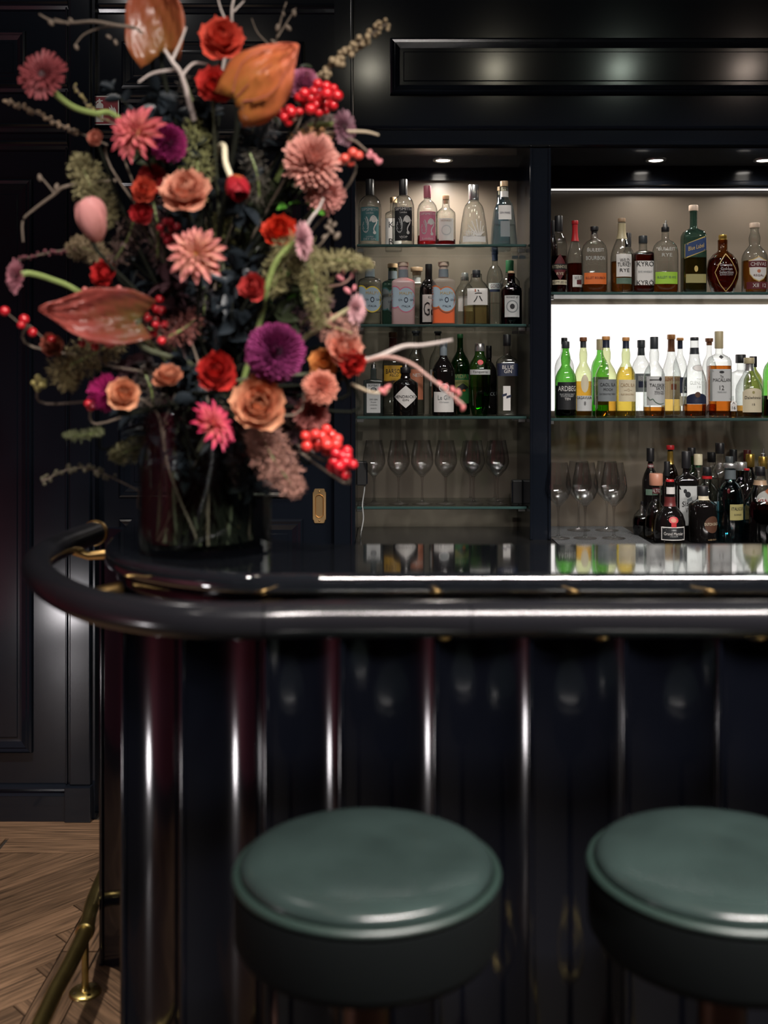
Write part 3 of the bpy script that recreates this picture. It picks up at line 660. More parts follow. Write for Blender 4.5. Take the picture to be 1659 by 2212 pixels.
def bottle(px, wpx, top, base, Y, shape, glassc, label, name='gin_bottle', cat='bottle', group=None, cap=None, capw=.42, caph=.14, liq=None, fill=.5, marks=(), neck=None, pour=False, capt='lathe', bx=0, foil=None):
    """px, wpx, top are measured in the photograph; base is the height of the surface it stands on"""
    x = wx(px, Y); H = wz(top, Y) - base; rad = wpx * Y / F / 2; t = thing(name, (x, Y, base + .0004), label, cat, group)
    pr, n, d = SH[shape]
    hp_ = .10 if pour else 0
    Hb = H * (1 - hp_); capH = caph * Hb if cap else 0
    sf = Surf(pr, n, d, rad, Hb if shape != 'x' else Hb); K = 40 if n > 2.8 else 28
    ztop = Hb - capH * .55 if cap else Hb * .985
    v, f = sf.shell(0, min(ztop, Hb * .985), K); obj('glass', mesh('glass', v, f, glassm(glassc), True), t)
    if liq:
        s2 = Surf([(max(.1, r - .055), z) for r, z in pr], n, d, rad, Hb); v, f = s2.shell(.022 * Hb, fill * Hb, K); obj('liquid', mesh('liquid', v, f, liqm(liq), True), t)
    if cap:
        cr = rad * capw; z0, z1 = Hb - capH, Hb
        prof = [(cr * .97, z0), (cr, z0 + .002), (cr, z1 - .002), (cr * .93, z1)] if capt == 'lathe' else ([(cr * .72, z0), (cr * .74, z0 + capH * .45), (cr, z0 + capH * .5), (cr * 1.04, z1 - .002), (cr * .98, z1)] if capt == 'cork' else [(cr, z0), (cr * 1.0, z0 + capH * .5), (cr * .93, z0 + capH * .62), (cr * .98, z0 + capH * .68), (cr * .98, z1 - .002), (cr * .92, z1)])
        c = obj('cap', MB().lathe(prof, 20).me('cap', capm(cap), True), t)
        if pour:
            q = obj('pourer', MB().tube([(0, 0, z1 - .002), (0, 0, z1 + .010), (.001, 0, z1 + .012), (.003, 0, H - .002)], [.009, .008, .0035, .0028], 10).me('pourer', STEEL, True), t)
    if foil:
        fc, fz0, fz1 = foil; v, f = sf.shell(fz0 * Hb, fz1 * Hb, 20, .0008); obj('neck_foil', mesh('neck_foil', v, f, capm(fc), True), t)
    lab = None
    for mk in marks:
        k = mk[0]
        if k in ('rect', 'diamond', 'ellipse', 'shield', 'arch', 'para'):     # (kind, colour, width/2r, z centre, height, u)
            _, c, fw, zc, fh = mk[:5]; u = (mk[5] if len(mk) > 5 else 0) * rad; lv = mk[6] if len(mk) > 6 else 0
            o = patch(sf, k, fw * 2 * rad, fh * Hb, u, zc * Hb, .0007 + .0003 * lv, paper(c), 'label' if lv == 0 else 'label_print', t if lv == 0 or lab is None else lab)
            if lv == 0: lab = o
        elif k == 'S':                                                       # ('S', colour, width/2r, [(u, z), ...])
            stroke(sf, [(u * rad, z * Hb) for u, z in mk[3]], mk[2] * 2 * rad, .0021, paper(mk[1]), 'print_line', lab or t)
        else:                                                                # ('T', text, colour, width/2r, z centre, height, u)
            _, s, c, fw, zc, fh = mk[:6]; u = (mk[6] if len(mk) > 6 else 0) * rad; sl = mk[7] if len(mk) > 7 else 0
            letter(sf, s, fw * 2 * rad, fh * Hb, u, zc * Hb, .0019, paper(c), lab or t, slope=sl)
    return t
G1, G2, G3 = 'gins on the top shelf', 'gins on the second shelf', 'gins on the third shelf'
YF, YK = 3.715, 3.845
swan = [('ellipse', 'white', .24, .375, .085, .34, 1), ('S', 'white', .05, [(.02, .345), (.10, .40), (.30, .43), (.55, .40), (.58, .33), (.42, .28), (.34, .23), (.46, .18)]), ('ellipse', 'white', .14, .185, .05, .42, 1), ('S', 'white', .025, [(.42, .42), (.75, .36)])]
for _k in range(9): _a = _k * 2.4; swan.append(('S', 'silver', .022, [(-.42 + .22 * math.cos(_a), .27 + .07 * math.sin(_a)), (-.34 + .26 * math.cos(_a + .7), .28 + .10 * math.sin(_a + .7)), (-.30 + .20 * math.cos(_a + 1.3), .30 + .12 * math.sin(_a + 1.3))]))
bottle(799, 50, 388, S1, YF, 'gin', 'clear', 'clear gin bottle with dark green label and white swan drawing, leftmost on top shelf', group=G1, cap='black', capw=.37, caph=.24, liq='clear', fill=.3,
       marks=[('rect', 'teal', .86, .315, .50), ('T', 'SIPSMITH', 'silver', .72, .525, .042), ('T', 'London', 'silver', .3, .475, .028)] + swan + [('T', 'London', 'silver', .3, .125, .024), ('T', 'DRY GIN', 'silver', .52, .088, .030)])
bottle(850, 36, 427, S1, YK, 'short', 'clear', 'frosted square gin bottle with large black letters, half hidden behind swan bottle', group=G1, cap='wood', capw=.42, caph=.10, marks=[('rect', 'white', .94, .34, .5), ('T', 'K', 'ink', .3, .47, .11, -.25), ('T', 'R', 'ink', .3, .16, .11, -.25)])
bottle(871, 48, 388, S1, YF, 'gin', 'clear', 'clear gin bottle with black label, black cap and white swan drawing', group=G1, cap='black', capw=.38, caph=.24, liq='clear', fill=.3,
       marks=[('rect', 'black', .86, .315, .50), ('T', 'SIPSMITH', 'white', .74, .535, .042), ('T', 'London', 'white', .3, .485, .028)] + swan + [('T', 'VJOP', 'white', .36, .115, .040)])
bottle(923, 44, 402, S1, YF, 'gin', 'clear', 'gin bottle with pink cap, pink label and red liquid left at the bottom', group=G1, cap='pink', capw=.36, caph=.20, liq='pinkred', fill=.17,
       marks=[('rect', 'pink', .86, .315, .48), ('T', 'SIPSMITH', 'white', .72, .515, .040)] + swan + [('T', 'London', 'white', .5, .11, .035)])
bottle(963, 42, 423, S1, 3.765, 'apoth', 'clear', 'small apothecary bottle with cork, white label and dark red liquid', group=G1, cap='wood', capw=.34, caph=.15, capt='cork', liq='darkred', fill=.16, marks=[('rect', 'white', .84, .335, .42), ('T', 'MONKEY', 'tan', .55, .50, .035), ('ellipse', 'silver', .52, .32, .20, 0, 1), ('ellipse', 'white', .40, .32, .15, 0, 2)])
bottle(1023, 62, 400, S1, YF, 'cone', 'clear', 'tapering clear gin bottle with tall silver cap and white coral print', group=G1, cap='silver', capw=.36, caph=.26, marks=[('rect', 'white', .90, .10, .10), *[('S', 'white', .035, [(.30 + .10 * math.cos(q * .52), .15), (.22 + .35 * math.cos(q * .52), .20 + .06 * math.sin(q * .52)), (.12 + .62 * math.cos(q * .52), .22 + .20 * math.sin(q * .52))]) for q in range(7)], *[('S', 'white', .03, [(-.3 + .2 * math.cos(q * .6), .15), (-.3 + .4 * math.cos(q * .6), .19 + .07 * math.sin(q * .6))]) for q in range(6)], ('T', 'GIN MARE', 'ink', .62, .16, .035, .1)])
bottle(1081, 44, 404, S1, YK, 'cone', 'blue', 'pale tapering gin bottle hidden behind the blue tinted bottle at right end', group=G1, cap='wood', capw=.30, caph=.12, capt='cork')
bottle(1089, 56, 392, S1, YF, 'cone', 'blue', 'blue tinted tapering gin bottle with cork and white label, rightmost on top shelf', group=G1, cap='wood', capw=.30, caph=.16, capt='cork', liq='clear', fill=.33, marks=[('rect', 'white', .52, .505, .22), ('T', 'GIN MARE', 'navy', .38, .50, .03), ('rect', 'white', .34, .795, .09), ('rect', 'grey', .36, .25, .24)])
# second shelf
def malfy(px, top, Y, g, ring, lab, liq=None, fill=.3, cap='palewood', w=50, disc='paleblue'):
    bottle(px, w, top, S2, Y, 'short', g, lab, group=G2, cap=cap, capw=.46, caph=.13, capt='cork', liq=liq, fill=fill, foil=('foil', .755, .88),
           marks=[('ellipse', ring, .66, .43, .36, -.75), ('ellipse', disc, .58, .43, .32, -.75, 1), ('ellipse', ring, .84, .39, .41, .22), ('ellipse', disc, .78, .39, .375, .22, 1), ('T', 'MALFY', 'gold' if ring != 'teal' else 'cream', .56, .49, .045, .22), ('T', 'GIN', 'navy', .16, .385, .032, -.26), ('T', 'GIN', 'navy', .16, .385, .032, .70), ('ellipse', 'navy', .17, .385, .085, .22, 2), ('ellipse', disc, .11, .385, .055, .22, 3), ('T', 'ITALIA', 'navy', .36, .285, .032, .22)])
malfy(799, 565, YF, 'clear', 'brightyellow', 'clear square gin bottle with yellow ringed round blue label, leftmost on second shelf', 'clear', .2)
malfy(848, 570, YK, 'teal', 'teal', 'clear square gin bottle with teal ringed label, half hidden behind the frosted pink one', None, .3, 'wood', 46, 'grey')
malfy(871, 567, YF, 'frostpink', 'pink', 'frosted pink square gin bottle with round pale blue label')
bottle(900, 42, 578, S2, 3.888, 'short', 'clear', 'clear bottle with broad wooden stopper and paper neck strip behind the pink one', group=G2, cap='tan', capw=.62, caph=.13, capt='cork', marks=[('rect', 'silver', .5, .78, .10)])
bottle(926, 40, 571, S2, 3.795, 'gin', 'black', 'black gin bottle with white label and large ampersand letters', group=G2, cap='black', capw=.38, caph=.26, marks=[('rect', 'white', .86, .28, .44, .1), ('T', 'KUR', 'ink', .3, .455, .04, .2), ('T', 'G&', 'ink', .66, .27, .22, .1)])
malfy(958, 566, YF, 'frostorange', 'orange', 'square gin bottle half full of orange liquid with round pale blue label', 'orange', .47)
bottle(1004, 44, 590, S2, YK, 'hex', 'clear', 'six sided clear bottle with silver and black cap behind the taller kanji bottle', group=G2, cap='silver', capw=.36, caph=.14, marks=[('rect', 'white', .7, .42, .28)])
bottle(1029, 58, 584, S2, YF, 'hex', 'clear', 'six sided clear gin bottle with white label bearing a brush drawn character', group=G2, cap='dark', capw=.30, caph=.13, liq='pale', fill=.34, marks=[('rect', 'white', .74, .50, .30), ('S', 'ink', .035, [(.02, .625), (.10, .59)]), ('S', 'ink', .022, [(-.20, .555), (.05, .565), (.32, .56)]), ('S', 'ink', .03, [(-.02, .51), (-.10, .46), (-.26, .405)]), ('S', 'ink', .035, [(.14, .51), (.24, .46), (.34, .42)]), ('rect', 'rust', .05, .61, .05, -.16, 1)])
bottle(1069, 36, 532, S2, 3.875, 'gin', 'clear', 'tall clear gin bottle with navy neck foil and blue lettering', group=G2, cap='navy', capw=.42, caph=.10, foil=('navy', .82, .92), liq='clear', fill=.3, marks=[('rect', 'silver', .9, .50, .075), ('T', 'GORDON', 'maroon', .8, .50, .05, .2), ('rect', 'navy', .9, .445, .03)])
bottle(1101, 44, 563, S2, 3.797, 'apoth', 'clear', 'clear round bottle with ribbed green cap behind the brown apothecary bottle', group=G2, cap='green', capw=.40, caph=.18)
bottle(1104, 46, 586, S2, YF, 'apoth', 'brown', 'dark brown apothecary gin bottle with engraved white label, rightmost on second shelf', group=G2, cap='wood', capw=.30, caph=.08, capt='cork', liq='dark', fill=.6, marks=[('rect', 'silver', .74, .335, .40), ('T', 'MONKEY 47', 'ink', .55, .50, .032), ('ellipse', 'grey', .56, .33, .23, 0, 1), ('ellipse', 'silver', .46, .33, .19, 0, 2), ('ellipse', 'ink', .22, .33, .10, 0, 3)])
# third shelf
bottle(807, 44, 782, S3, YF, 'block', 'blue', 'rectangular pale blue gin bottle with portrait label and steel pourer, leftmost on third shelf', group=G3, cap='silver', capw=.22, caph=.05, pour=True, liq='clear', fill=.6, marks=[('rect', 'ink', .70, .36, .62), ('rect', 'silver', .66, .36, .60, 0, 1), ('T', 'BOMBAY', 'ink', .5, .625, .05), ('ellipse', 'ink', .30, .53, .11, 0, 2), ('ellipse', 'grey', .18, .545, .06, 0, 3), ('T', 'DRY GIN', 'ink', .38, .335, .032), ('T', 'Finest', 'ink', .28, .28, .026), ('T', 'LONDON', 'ink', .34, .22, .022), ('T', 'SPIRITS', 'ink', .34, .15, .022)])
bottle(849, 46, 718, S3, YK, 'tall', 'clear', 'pisco bottle with amber neck and yellow label behind the black diamond bottle', 'spirit_bottle', group=G3, cap='brown', capw=.40, caph=.06, foil=('maroon', .80, .93), liq='clear', fill=.6, marks=[('rect', 'yellow', .98, .50, .19), ('T', 'BARSOL', 'ink', .78, .525, .055, .1), ('T', 'PISCO', 'ink', .4, .475, .03, .1), ('rect', 'brown', .98, .40, .03)])
bottle(876, 54, 782, S3, YF, 'apoth', 'black', 'squat black gin bottle with white diamond label', group=G3, cap='black', capw=.42, caph=.12, pour=True, marks=[('diamond', 'white', 1.05, .39, .46), ('T', "HENDRICK'S", 'ink', .92, .395, .058), ('T', 'GIN', 'ink', .3, .325, .042)])
bottle(899, 36, 715, S3, YK, 'tall', 'clear', 'slim bottle covered in red flecks with dark stopper beside the diamond label', 'spirit_bottle', group=G3, cap='dark', capw=.52, caph=.06, capt='cork', liq='clear', fill=.5, marks=[('rect', 'coral', .9, .36, .36), ('T', 'NETO', 'white', .6, .47, .04, .2)])
bottle(946, 38, 716, S3, YK, 'tall', 'clear', 'clear slim bottle with dark cap behind the grey foil bottle', 'spirit_bottle', group=G3, cap='dark', capw=.42, caph=.05, capt='cork', marks=[('rect', 'white', .9, .44, .2, -.2), ('rect', 'ink', .3, .48, .04, -.2, 1)])
bottle(958, 50, 738, S3, YF, 'wine', 'black', 'dark gin bottle with grey foil neck, silver seal and white handwritten label', group=G3, cap='foil', capw=.33, caph=.19, marks=[('rect', 'white', .98, .185, .27), ('T', 'Le Gin', 'grey', .52, .245, .06), ('T', 'Christian', 'grey', .4, .185, .022), ('ellipse', 'silver', .46, .375, .12), ('ellipse', 'grey', .36, .375, .085, 0, 1)])
bottle(994, 44, 722, S3, YK, 'wine', 'dgreen', 'tall green mezcal bottle with yellow and black patterned label', 'spirit_bottle', group=G3, cap='green', capw=.30, caph=.05, liq='clear', fill=.55, marks=[('rect', 'green', .9, .32, .36), ('T', 'VIDA', 'olive', .6, .475, .05), ('rect', 'olive', .9, .38, .10, 0, 1), ('diamond', 'ink', .6, .34, .10, .2, 2), ('ellipse', 'orange', .16, .30, .03, .3, 3)])
bottle(1056, 34, 747, S3, YK, 'gin', 'black', 'black bottle peeking out behind the fluted green bottle', 'spirit_bottle', group=G3, cap='black', capw=.36, caph=.18, marks=[('T', 'BLACK', 'grey', .7, .3, .05)])
bottle(1036, 48, 742, S3, YF, 'tanq', 'green', 'fluted bright green gin bottle with silver cap, silver band and red seal', group=G3, cap='silver', capw=.44, caph=.115, liq='brightgreen', fill=.40, marks=[('rect', 'silver', 1.1, .60, .07), ('T', 'Tanqueray', 'ink', .7, .60, .04), ('ellipse', 'red', .26, .735, .07)])
bottle(1095, 46, 723, S3, YF, 'square', 'clear', 'square clear gin bottle with navy label, white strip and black tilted pourer', group=G3, cap='black', capw=.36, caph=.14, liq='clear', fill=.5, marks=[('rect', 'navy', .98, .565, .155), ('T', 'BLUE', 'white', .52, .595, .045), ('T', 'GIN', 'white', .36, .545, .045), ('rect', 'white', .34, .215, .30, -.1), ('para', 'navy', .22, .255, .03, -.32, 1), ('para', 'navy', .22, .235, .03, .08, 1)])
# whisky niche, upper shelf
H1, H2, H3 = 'whiskies on the upper shelf', 'whiskies in front of the backlit panel', 'liqueurs on the back counter'
WB = 'whisky_bottle'; YR = 3.715
bottle(1194, 22, 477, T1, YK, 'tall', 'brown', 'dark bottle almost hidden behind the maroon diamond bottle at the pillar', WB, group=H1, cap='black', capw=.4, caph=.2)
bottle(1207, 36, 467, T1, YR, 'tall', 'clear', 'rye bottle with black cap and maroon diamond label beside the pillar', WB, group=H1, cap='black', capw=.50, caph=.20, liq='redbrown', fill=.48, marks=[('rect', 'cream', .98, .135, .06), ('rect', 'black', .98, .33, .09), ('diamond', 'maroon', .96, .33, .34, 0, 1), ('rect', 'black', .98, .335, .075, 0, 2), ('T', 'RITTENHOUSE', 'cream', .95, .335, .042), ('T', 'RYE', 'cream', .4, .245, .035), ('T', 'BOTTLED IN', 'ink', .9, .135, .028)])
bottle(1242, 34, 477, T1, YR + .05, 'slope', 'clear', 'bourbon bottle with red neck foil and small white label', WB, group=H1, cap='red', capw=.42, caph=.05, foil=('red', .72, .95), liq='redbrown', fill=.42, marks=[('rect', 'white', .72, .175, .16, .25), ('T', 'WILD', 'ink', .5, .215, .05, .25), ('rect', 'maroon', .35, .16, .06, .4, 1)])
bottle(1284, 56, 490, T1, YR, 'flask', 'clear', 'flat clear bourbon bottle with orange label at its foot', WB, group=H1, cap='black', capw=.30, caph=.12, capt='cork', liq='whisky', fill=.14, marks=[('rect', 'orange', .98, .215, .17), ('T', 'BULLEIT BOURBON', 'maroon', .78, .225, .035), ('T', 'BULLEIT', 'silver', .66, .64, .05), ('T', 'BOURBON', 'silver', .76, .52, .06)])
bottle(1357, 26, 504, T1, YK, 'tall', 'clear', 'bottle with tall black cap hidden behind the white rye label', WB, group=H1, cap='black', capw=.5, caph=.22)
bottle(1343, 48, 472, T1, YR, 'slope', 'clear', 'rye bottle with white and green label and cream neck strip', WB, group=H1, cap='tan', capw=.34, caph=.05, foil=('beige', .72, .93), liq='amber', fill=.42, marks=[('rect', 'white', .74, .36, .30, .05), ('T', 'WILD', 'ink', .42, .425, .048, .05), ('T', 'TURKEY', 'ink', .62, .37, .052, .05), ('T', 'RYE', 'ink', .42, .295, .045, .05), ('rect', 'sage', .74, .155, .08, .05)])
bottle(1389, 42, 510, T1, YR, 'short', 'clear', 'squat red brown rye bottle with bold black letters on white paper', WB, group=H1, cap='dark', capw=.44, caph=.13, liq='redbrown', fill=.70, marks=[('rect', 'white', .99, .34, .42), ('T', 'KYRÖ', 'ink', .84, .505, .10), ('T', 'RYE WHISKY', 'grey', .7, .36, .035), ('T', 'KYRÖ', 'ink', .84, .18, .10)])
bottle(1437, 56, 475, T1, YR, 'flask', 'clear', 'flat clear rye bottle with lime green label and steel pourer', WB, group=H1, cap='black', capw=.30, caph=.07, pour=True, liq='whisky', fill=.14, marks=[('rect', 'lime', .98, .225, .18), ('T', 'BULLEIT 95 RYE', 'sage', .74, .235, .035), ('T', 'BULLEIT', 'silver', .66, .66, .05), ('T', 'RYE', 'silver', .4, .57, .05)])
bottle(1498, 50, 444, T1, YR, 'square', 'teal', 'tall square blue green bottle with slanted dark blue label and pale stopper', WB, group=H1, cap='palewood', capw=.40, caph=.065, liq='amber', fill=.40, marks=[('para', 'gold', .94, .515, .165), ('para', 'blue', .90, .515, .145, 0, 1), ('T', 'Blue Label', 'gold', .66, .515, .048, 0, .26), ('rect', 'olive', .86, .16, .10), ('ellipse', 'gold', .16, .27, .07)])
bottle(1561, 68, 508, T1, YR, 'dimple', 'amberg', 'three sided dimpled amber whisky bottle with gold wire net', WB, group=H1, cap='gold', capw=.26, caph=.16, capt='x', liq='whisky', fill=.60, marks=[('T', 'Dimple', 'silver', .36, .46, .055), ('T', 'Golden', 'silver', .36, .40, .05), ('T', 'Selection', 'silver', .44, .345, .05), ('T', 'BLENDED SCOTCH', 'silver', .4, .30, .024), ('S', 'gold', .022, [(0, .66), (-.35, .52), (-.72, .34)]), ('S', 'gold', .022, [(0, .66), (.35, .52), (.72, .34)]), ('S', 'gold', .022, [(-.72, .34), (-.4, .16), (0, .02)]), ('S', 'gold', .022, [(.72, .34), (.4, .16), (0, .02)])])
bottle(1630, 54, 482, T1, YR, 'bulge', 'clear', 'amber scotch bottle with white shield label and wooden stopper at right edge', WB, group=H1, cap='palewood', capw=.40, caph=.07, liq='amber', fill=.46, marks=[('rect', 'maroon', .98, .10, .10), ('T', 'XII', 'white', .22, .10, .05, -.25), ('T', '12', 'white', .16, .10, .05, .45), ('shield', 'gold', .80, .33, .36), ('shield', 'white', .74, .33, .33, 0, 1), ('rect', 'maroon', .78, .40, .09, 0, 2), ('T', 'CHIVAS', 'white', .62, .40, .052), ('ellipse', 'coral', .14, .30, .05, 0, 2), ('T', 'REGAL', 'maroon', .4, .24, .03)])
# whisky niche, lower shelf
bottle(1219, 42, 730, T2, YK, 'tall', 'clear', 'clear bottle with black stopper behind the green black labelled bottle', WB, group=H2, cap='black', capw=.32, caph=.08)
bottle(1222, 46, 738, T2, YR, 'bulge', 'green', 'bright green whisky bottle with black label next to the pillar', WB, group=H2, cap='dark', capw=.36, caph=.09, liq='dark', fill=.42, marks=[('rect', 'black', .99, .285, .36), ('T', 'ARDBEG', 'white', .88, .38, .068), ('T', 'ISLAY SINGLE MALT', 'silver', .7, .305, .022), ('T', 'SCOTCH WHISKY', 'silver', .6, .28, .022), ('T', 'TEN', 'white', .26, .245, .03)])
bottle(1260, 38, 729, T2, YR + .03, 'bulge', 'ygreen', 'golden whisky bottle with oval pale label and cream base label', WB, group=H2, cap='brown', capw=.42, caph=.05, foil=('dark', .87, .955), liq='honey', fill=.45, marks=[('rect', 'silver', .96, .175, .19), ('T', 'LAGAVULIN', 'ink', .86, .245, .034), ('T', '8', 'ink', .1, .175, .045), ('ellipse', 'cream', .44, .42, .22)])
bottle(1296, 38, 733, T2, YK, 'tall', 'green', 'pale green bottle with white cap behind the grey labelled one', WB, group=H2, cap='beige', capw=.4, caph=.14, liq='brightgreen', fill=.5, marks=[('rect', 'sage', .98, .33, .36), ('T', 'LAPHROAIG', 'white', .9, .42, .045)])
bottle(1309, 46, 727, T2, YR, 'bulge', 'ygreen', 'yellow green whisky bottle with wide dark grey label', WB, group=H2, cap='orange', capw=.38, caph=.045, foil=('navy', .86, .96), liq='honey', fill=.26, marks=[('rect', 'grey', 1.0, .335, .27), ('T', 'CAOL ILA', 'ink', .74, .405, .040), ('T', 'MOCH', 'ink', .4, .345, .035), ('T', 'ISLAY SINGLE MALT WHISKY', 'ink', .8, .29, .02)])
bottle(1352, 42, 729, T2, YR, 'bulge', 'ygreen', 'golden whisky bottle with wide cream label and navy neck', WB, group=H2, cap='orange', capw=.38, caph=.045, foil=('navy', .86, .96), liq='gold', fill=.63, marks=[('rect', 'cream', 1.0, .335, .27), ('T', 'CAOL ILA', 'tan', .74, .405, .042), ('T', '—12—', 'tan', .4, .345, .035), ('T', 'ISLAY SINGLE MALT', 'tan', .7, .29, .02)])
bottle(1385, 40, 735, T2, YK, 'tall', 'clear', 'clear bottle with dark stopper and navy label between cream and ship labels', WB, group=H2, cap='dark', capw=.42, caph=.10, foil=('dark', .80, .90), marks=[('rect', 'grey', .96, .44, .24), ('T', 'BENTO', 'white', .6, .50, .055, .1), ('rect', 'navy', .6, .42, .08, .1, 1)])
bottle(1413, 46, 728, T2, YR, 'bulge', 'clear', 'clear whisky bottle with white coastline label and dark lion cap', WB, group=H2, cap='dark', capw=.38, caph=.15, liq='amber', fill=.13, marks=[('rect', 'silver', .98, .33, .36), ('rect', 'ink', .55, .465, .012, -.1, 1), ('ellipse', 'ink', .14, .475, .05, .35, 1), ('T', 'TALISKER', 'ink', .74, .40, .038, .1), ('T', 'SKYE', 'ink', .42, .36, .036, .35), ('T', 'SINGLE MALT', 'ink', .5, .32, .022, .3), ('T', 'SCOTCH WHISKY', 'ink', .5, .295, .022, .3), ('S', 'sage', .03, [(-.85, .26), (-.6, .22), (-.35, .23), (-.1, .19), (.3, .17), (.75, .18)])])
bottle(1450, 42, 723, T2, 3.862, 'slope', 'clear', 'amber whisky bottle with orange label and brown cap, partly hidden', WB, group=H2, cap='orange', capw=.42, caph=.06, foil=('brown', .79, .95), liq='gold', fill=.42, marks=[('rect', 'sand', .98, .35, .28), ('T', 'GLENMORANGIE', 'rust', .9, .455, .045), ('rect', 'rust', .26, .36, .07, 0, 1)])
bottle(1469, 30, 730, T2, 3.80, 'tall', 'clear', 'slim clear bottle with orange stopper and navy neck in the back row', WB, group=H2, cap='orange', capw=.5, caph=.035, foil=('navy', .86, .965), marks=[('rect', 'navy', .6, .40, .2, .3), ('T', '12', 'white', .3, .36, .05, .35), ('rect', 'cream', .6, .2, .12, .3)])
bottle(1500, 50, 729, T2, YR, 'glen', 'clear', 'clear whisky bottle with etched seal and navy arched label', WB, group=H2, cap='dark', capw=.36, caph=.04, foil=('dark', .79, .87), liq='whisky', fill=.165, marks=[('arch', 'navy', .98, .235, .13), ('ellipse', 'brown', .24, .285, .07, 0, 1), ('T', 'THE', 'silver', .2, .475, .025, .1), ('T', 'GLENLIVET', 'silver', .74, .43, .045, .1), ('T', '18', 'silver', .16, .38, .03, .1), ('ellipse', 'silver', .54, .615, .085, .2), ('ellipse', 'white', .46, .615, .065, .2, 1)])
bottle(1532, 30, 731, T2, YK, 'tall', 'clear', 'slim clear bottle with brown cork in the back row left of the triangle neck bottle', WB, group=H2, cap='brown', capw=.55, caph=.09, capt='cork', liq='whisky', fill=.16)
bottle(1553, 48, 716, T2, YR, 'square', 'clear', 'square shouldered whisky bottle with large white label and beige cap', WB, group=H2, cap='beige', capw=.38, caph=.20, liq='whisky', fill=.60, marks=[('rect', 'silver', .98, .375, .37), ('T', 'The', 'ink', .14, .475, .03), ('T', 'MACALLAN', 'ink', .76, .435, .040), ('T', '12', 'ink', .2, .345, .052), ('T', 'YEARS OLD', 'grey', .4, .295, .018), ('ellipse', 'ink', .22, .525, .03, 0, 1), ('diamond', 'ink', .22, .70, .05)])
bottle(1583, 15, 855, T2, YR - .02, 'square', 'clear', 'miniature bottle with small white label between the two larger bottles', WB, group=H2, liq='honey', fill=.3, marks=[('rect', 'white', .9, .55, .5), ('T', 'A', 'ink', .4, .68, .1), ('T', '16', 'ink', .5, .45, .14)])
bottle(1600, 38, 766, T2, 3.873, 'short', 'clear', 'broad clear bottle with wide black cap behind the cream arched label', WB, group=H2, cap='black', capw=.58, caph=.14)
bottle(1627, 40, 770, T2, 3.803, 'wine', 'olive', 'dark olive bottle with black cap behind the cream arched label', WB, group=H2, cap='black', capw=.40, caph=.18, liq='dark', fill=.4)
bottle(1618, 56, 773, T2, YR, 'slope', 'clear', 'clear whisky bottle with cream arched label and silver cap', WB, group=H2, cap='beige', capw=.40, caph=.10, liq='honey', fill=.2, foil=('silver', .78, .9), marks=[('arch', 'cream', .80, .29, .40), ('ellipse', 'olive', .10, .42, .05, 0, 1), ('T', 'Dalwhinnie', 'ink', .62, .335, .05), ('T', '15', 'ink', .16, .22, .035)])
bottle(1669, 40, 745, T2, YR, 'tall', 'green', 'green bottle with cream label cut by the right edge on lower shelf', WB, group=H2, cap='black', capw=.4, caph=.12, liq='dark', fill=.3, marks=[('rect', 'cream', .9, .38, .26)])
# liqueurs on the back counter: px, width, top, depth ...
LBN = 'liqueur_bottle'
bottle(1405, 36, 968, CT, 3.80, 'wine', 'black', 'dark bitter bottle with black cap and red neck band, leftmost tall one in back row', LBN, group=H3, cap='black', capw=.46, caph=.16, marks=[('rect', 'maroon', .44, .79, .045), ('T', 'FERNET', 'white', .3, .79, .02), ('rect', 'sage', .8, .48, .07)])
bottle(1387, 40, 1083, CT, 3.70, 'decanter', 'clear', 'low round decanter bottle with dark contents next to the mat', LBN, group=H3, cap='black', capw=.16, caph=.1, liq='dark', fill=.55)
bottle(1448, 34, 962, CT, 3.84, 'tall', 'brown', 'bottle with bright red cap and gilded neck in the back row', LBN, group=H3, cap='red', capw=.5, caph=.05, foil=('gold', .78, .93), liq='dark', fill=.5)
bottle(1441, 26, 997, CT, 3.75, 'wine', 'black', 'slim black bottle between coral stopper and gilded neck', LBN, group=H3, cap='black', capw=.5, caph=.2)
bottle(1417, 48, 1023, CT, 3.625, 'gm', 'clear', 'round clear tequila bottle with broad coral stopper and red neck band', LBN, group=H3, cap='coral', capw=.60, caph=.18, capt='lathe', liq='gold', fill=.34, marks=[('rect', 'maroon', .50, .74, .09), ('T', 'ALTOS', 'white', .4, .74, .055)])
bottle(1494, 30, 967, CT, 3.85, 'tall', 'dgreen', 'bottle with black cap at the rear behind the cream capped bottle', LBN, group=H3, cap='black', capw=.55, caph=.1)
bottle(1508, 30, 981, CT, 3.80, 'tall', 'clear', 'clear bottle with cream and green screw cap', LBN, group=H3, cap='cream', capw=.62, caph=.14, foil=('green', .83, .86), liq='clear', fill=.4)
bottle(1482, 46, 975, CT, 3.68, 'square', 'black', 'tall square bottle with white hand drawn figure label and black neck', LBN, group=H3, cap='black', capw=.42, caph=.20, marks=[('rect', 'silver', .98, .37, .46), ('ellipse', 'ink', .16, .54, .05, -.3, 1), ('ellipse', 'ink', .26, .50, .07, -.05, 1), ('para', 'grey', .22, .44, .04, .1, 1), ('T', 'Sissi', 'ink', .5, .40, .06, -.1, .2), ('T', 'Wood', 'ink', .46, .33, .06, .2, .2)])
bottle(1555, 46, 957, CT, 3.79, 'dome', 'clear', 'tall clear vodka bottle with shiny black cap in the back row', LBN, group=H3, cap='black', capw=.42, caph=.12, liq='clear', fill=.6, marks=[('ellipse', 'red', .22, .47, .06, .6)])
bottle(1537, 32, 977, CT, 3.878, 'tall', 'clear', 'bottle with short black lettered cap left of the shiny black cap', LBN, group=H3, cap='black', capw=.56, caph=.13, marks=[('T', 'CB', 'white', .3, .82, .02)])
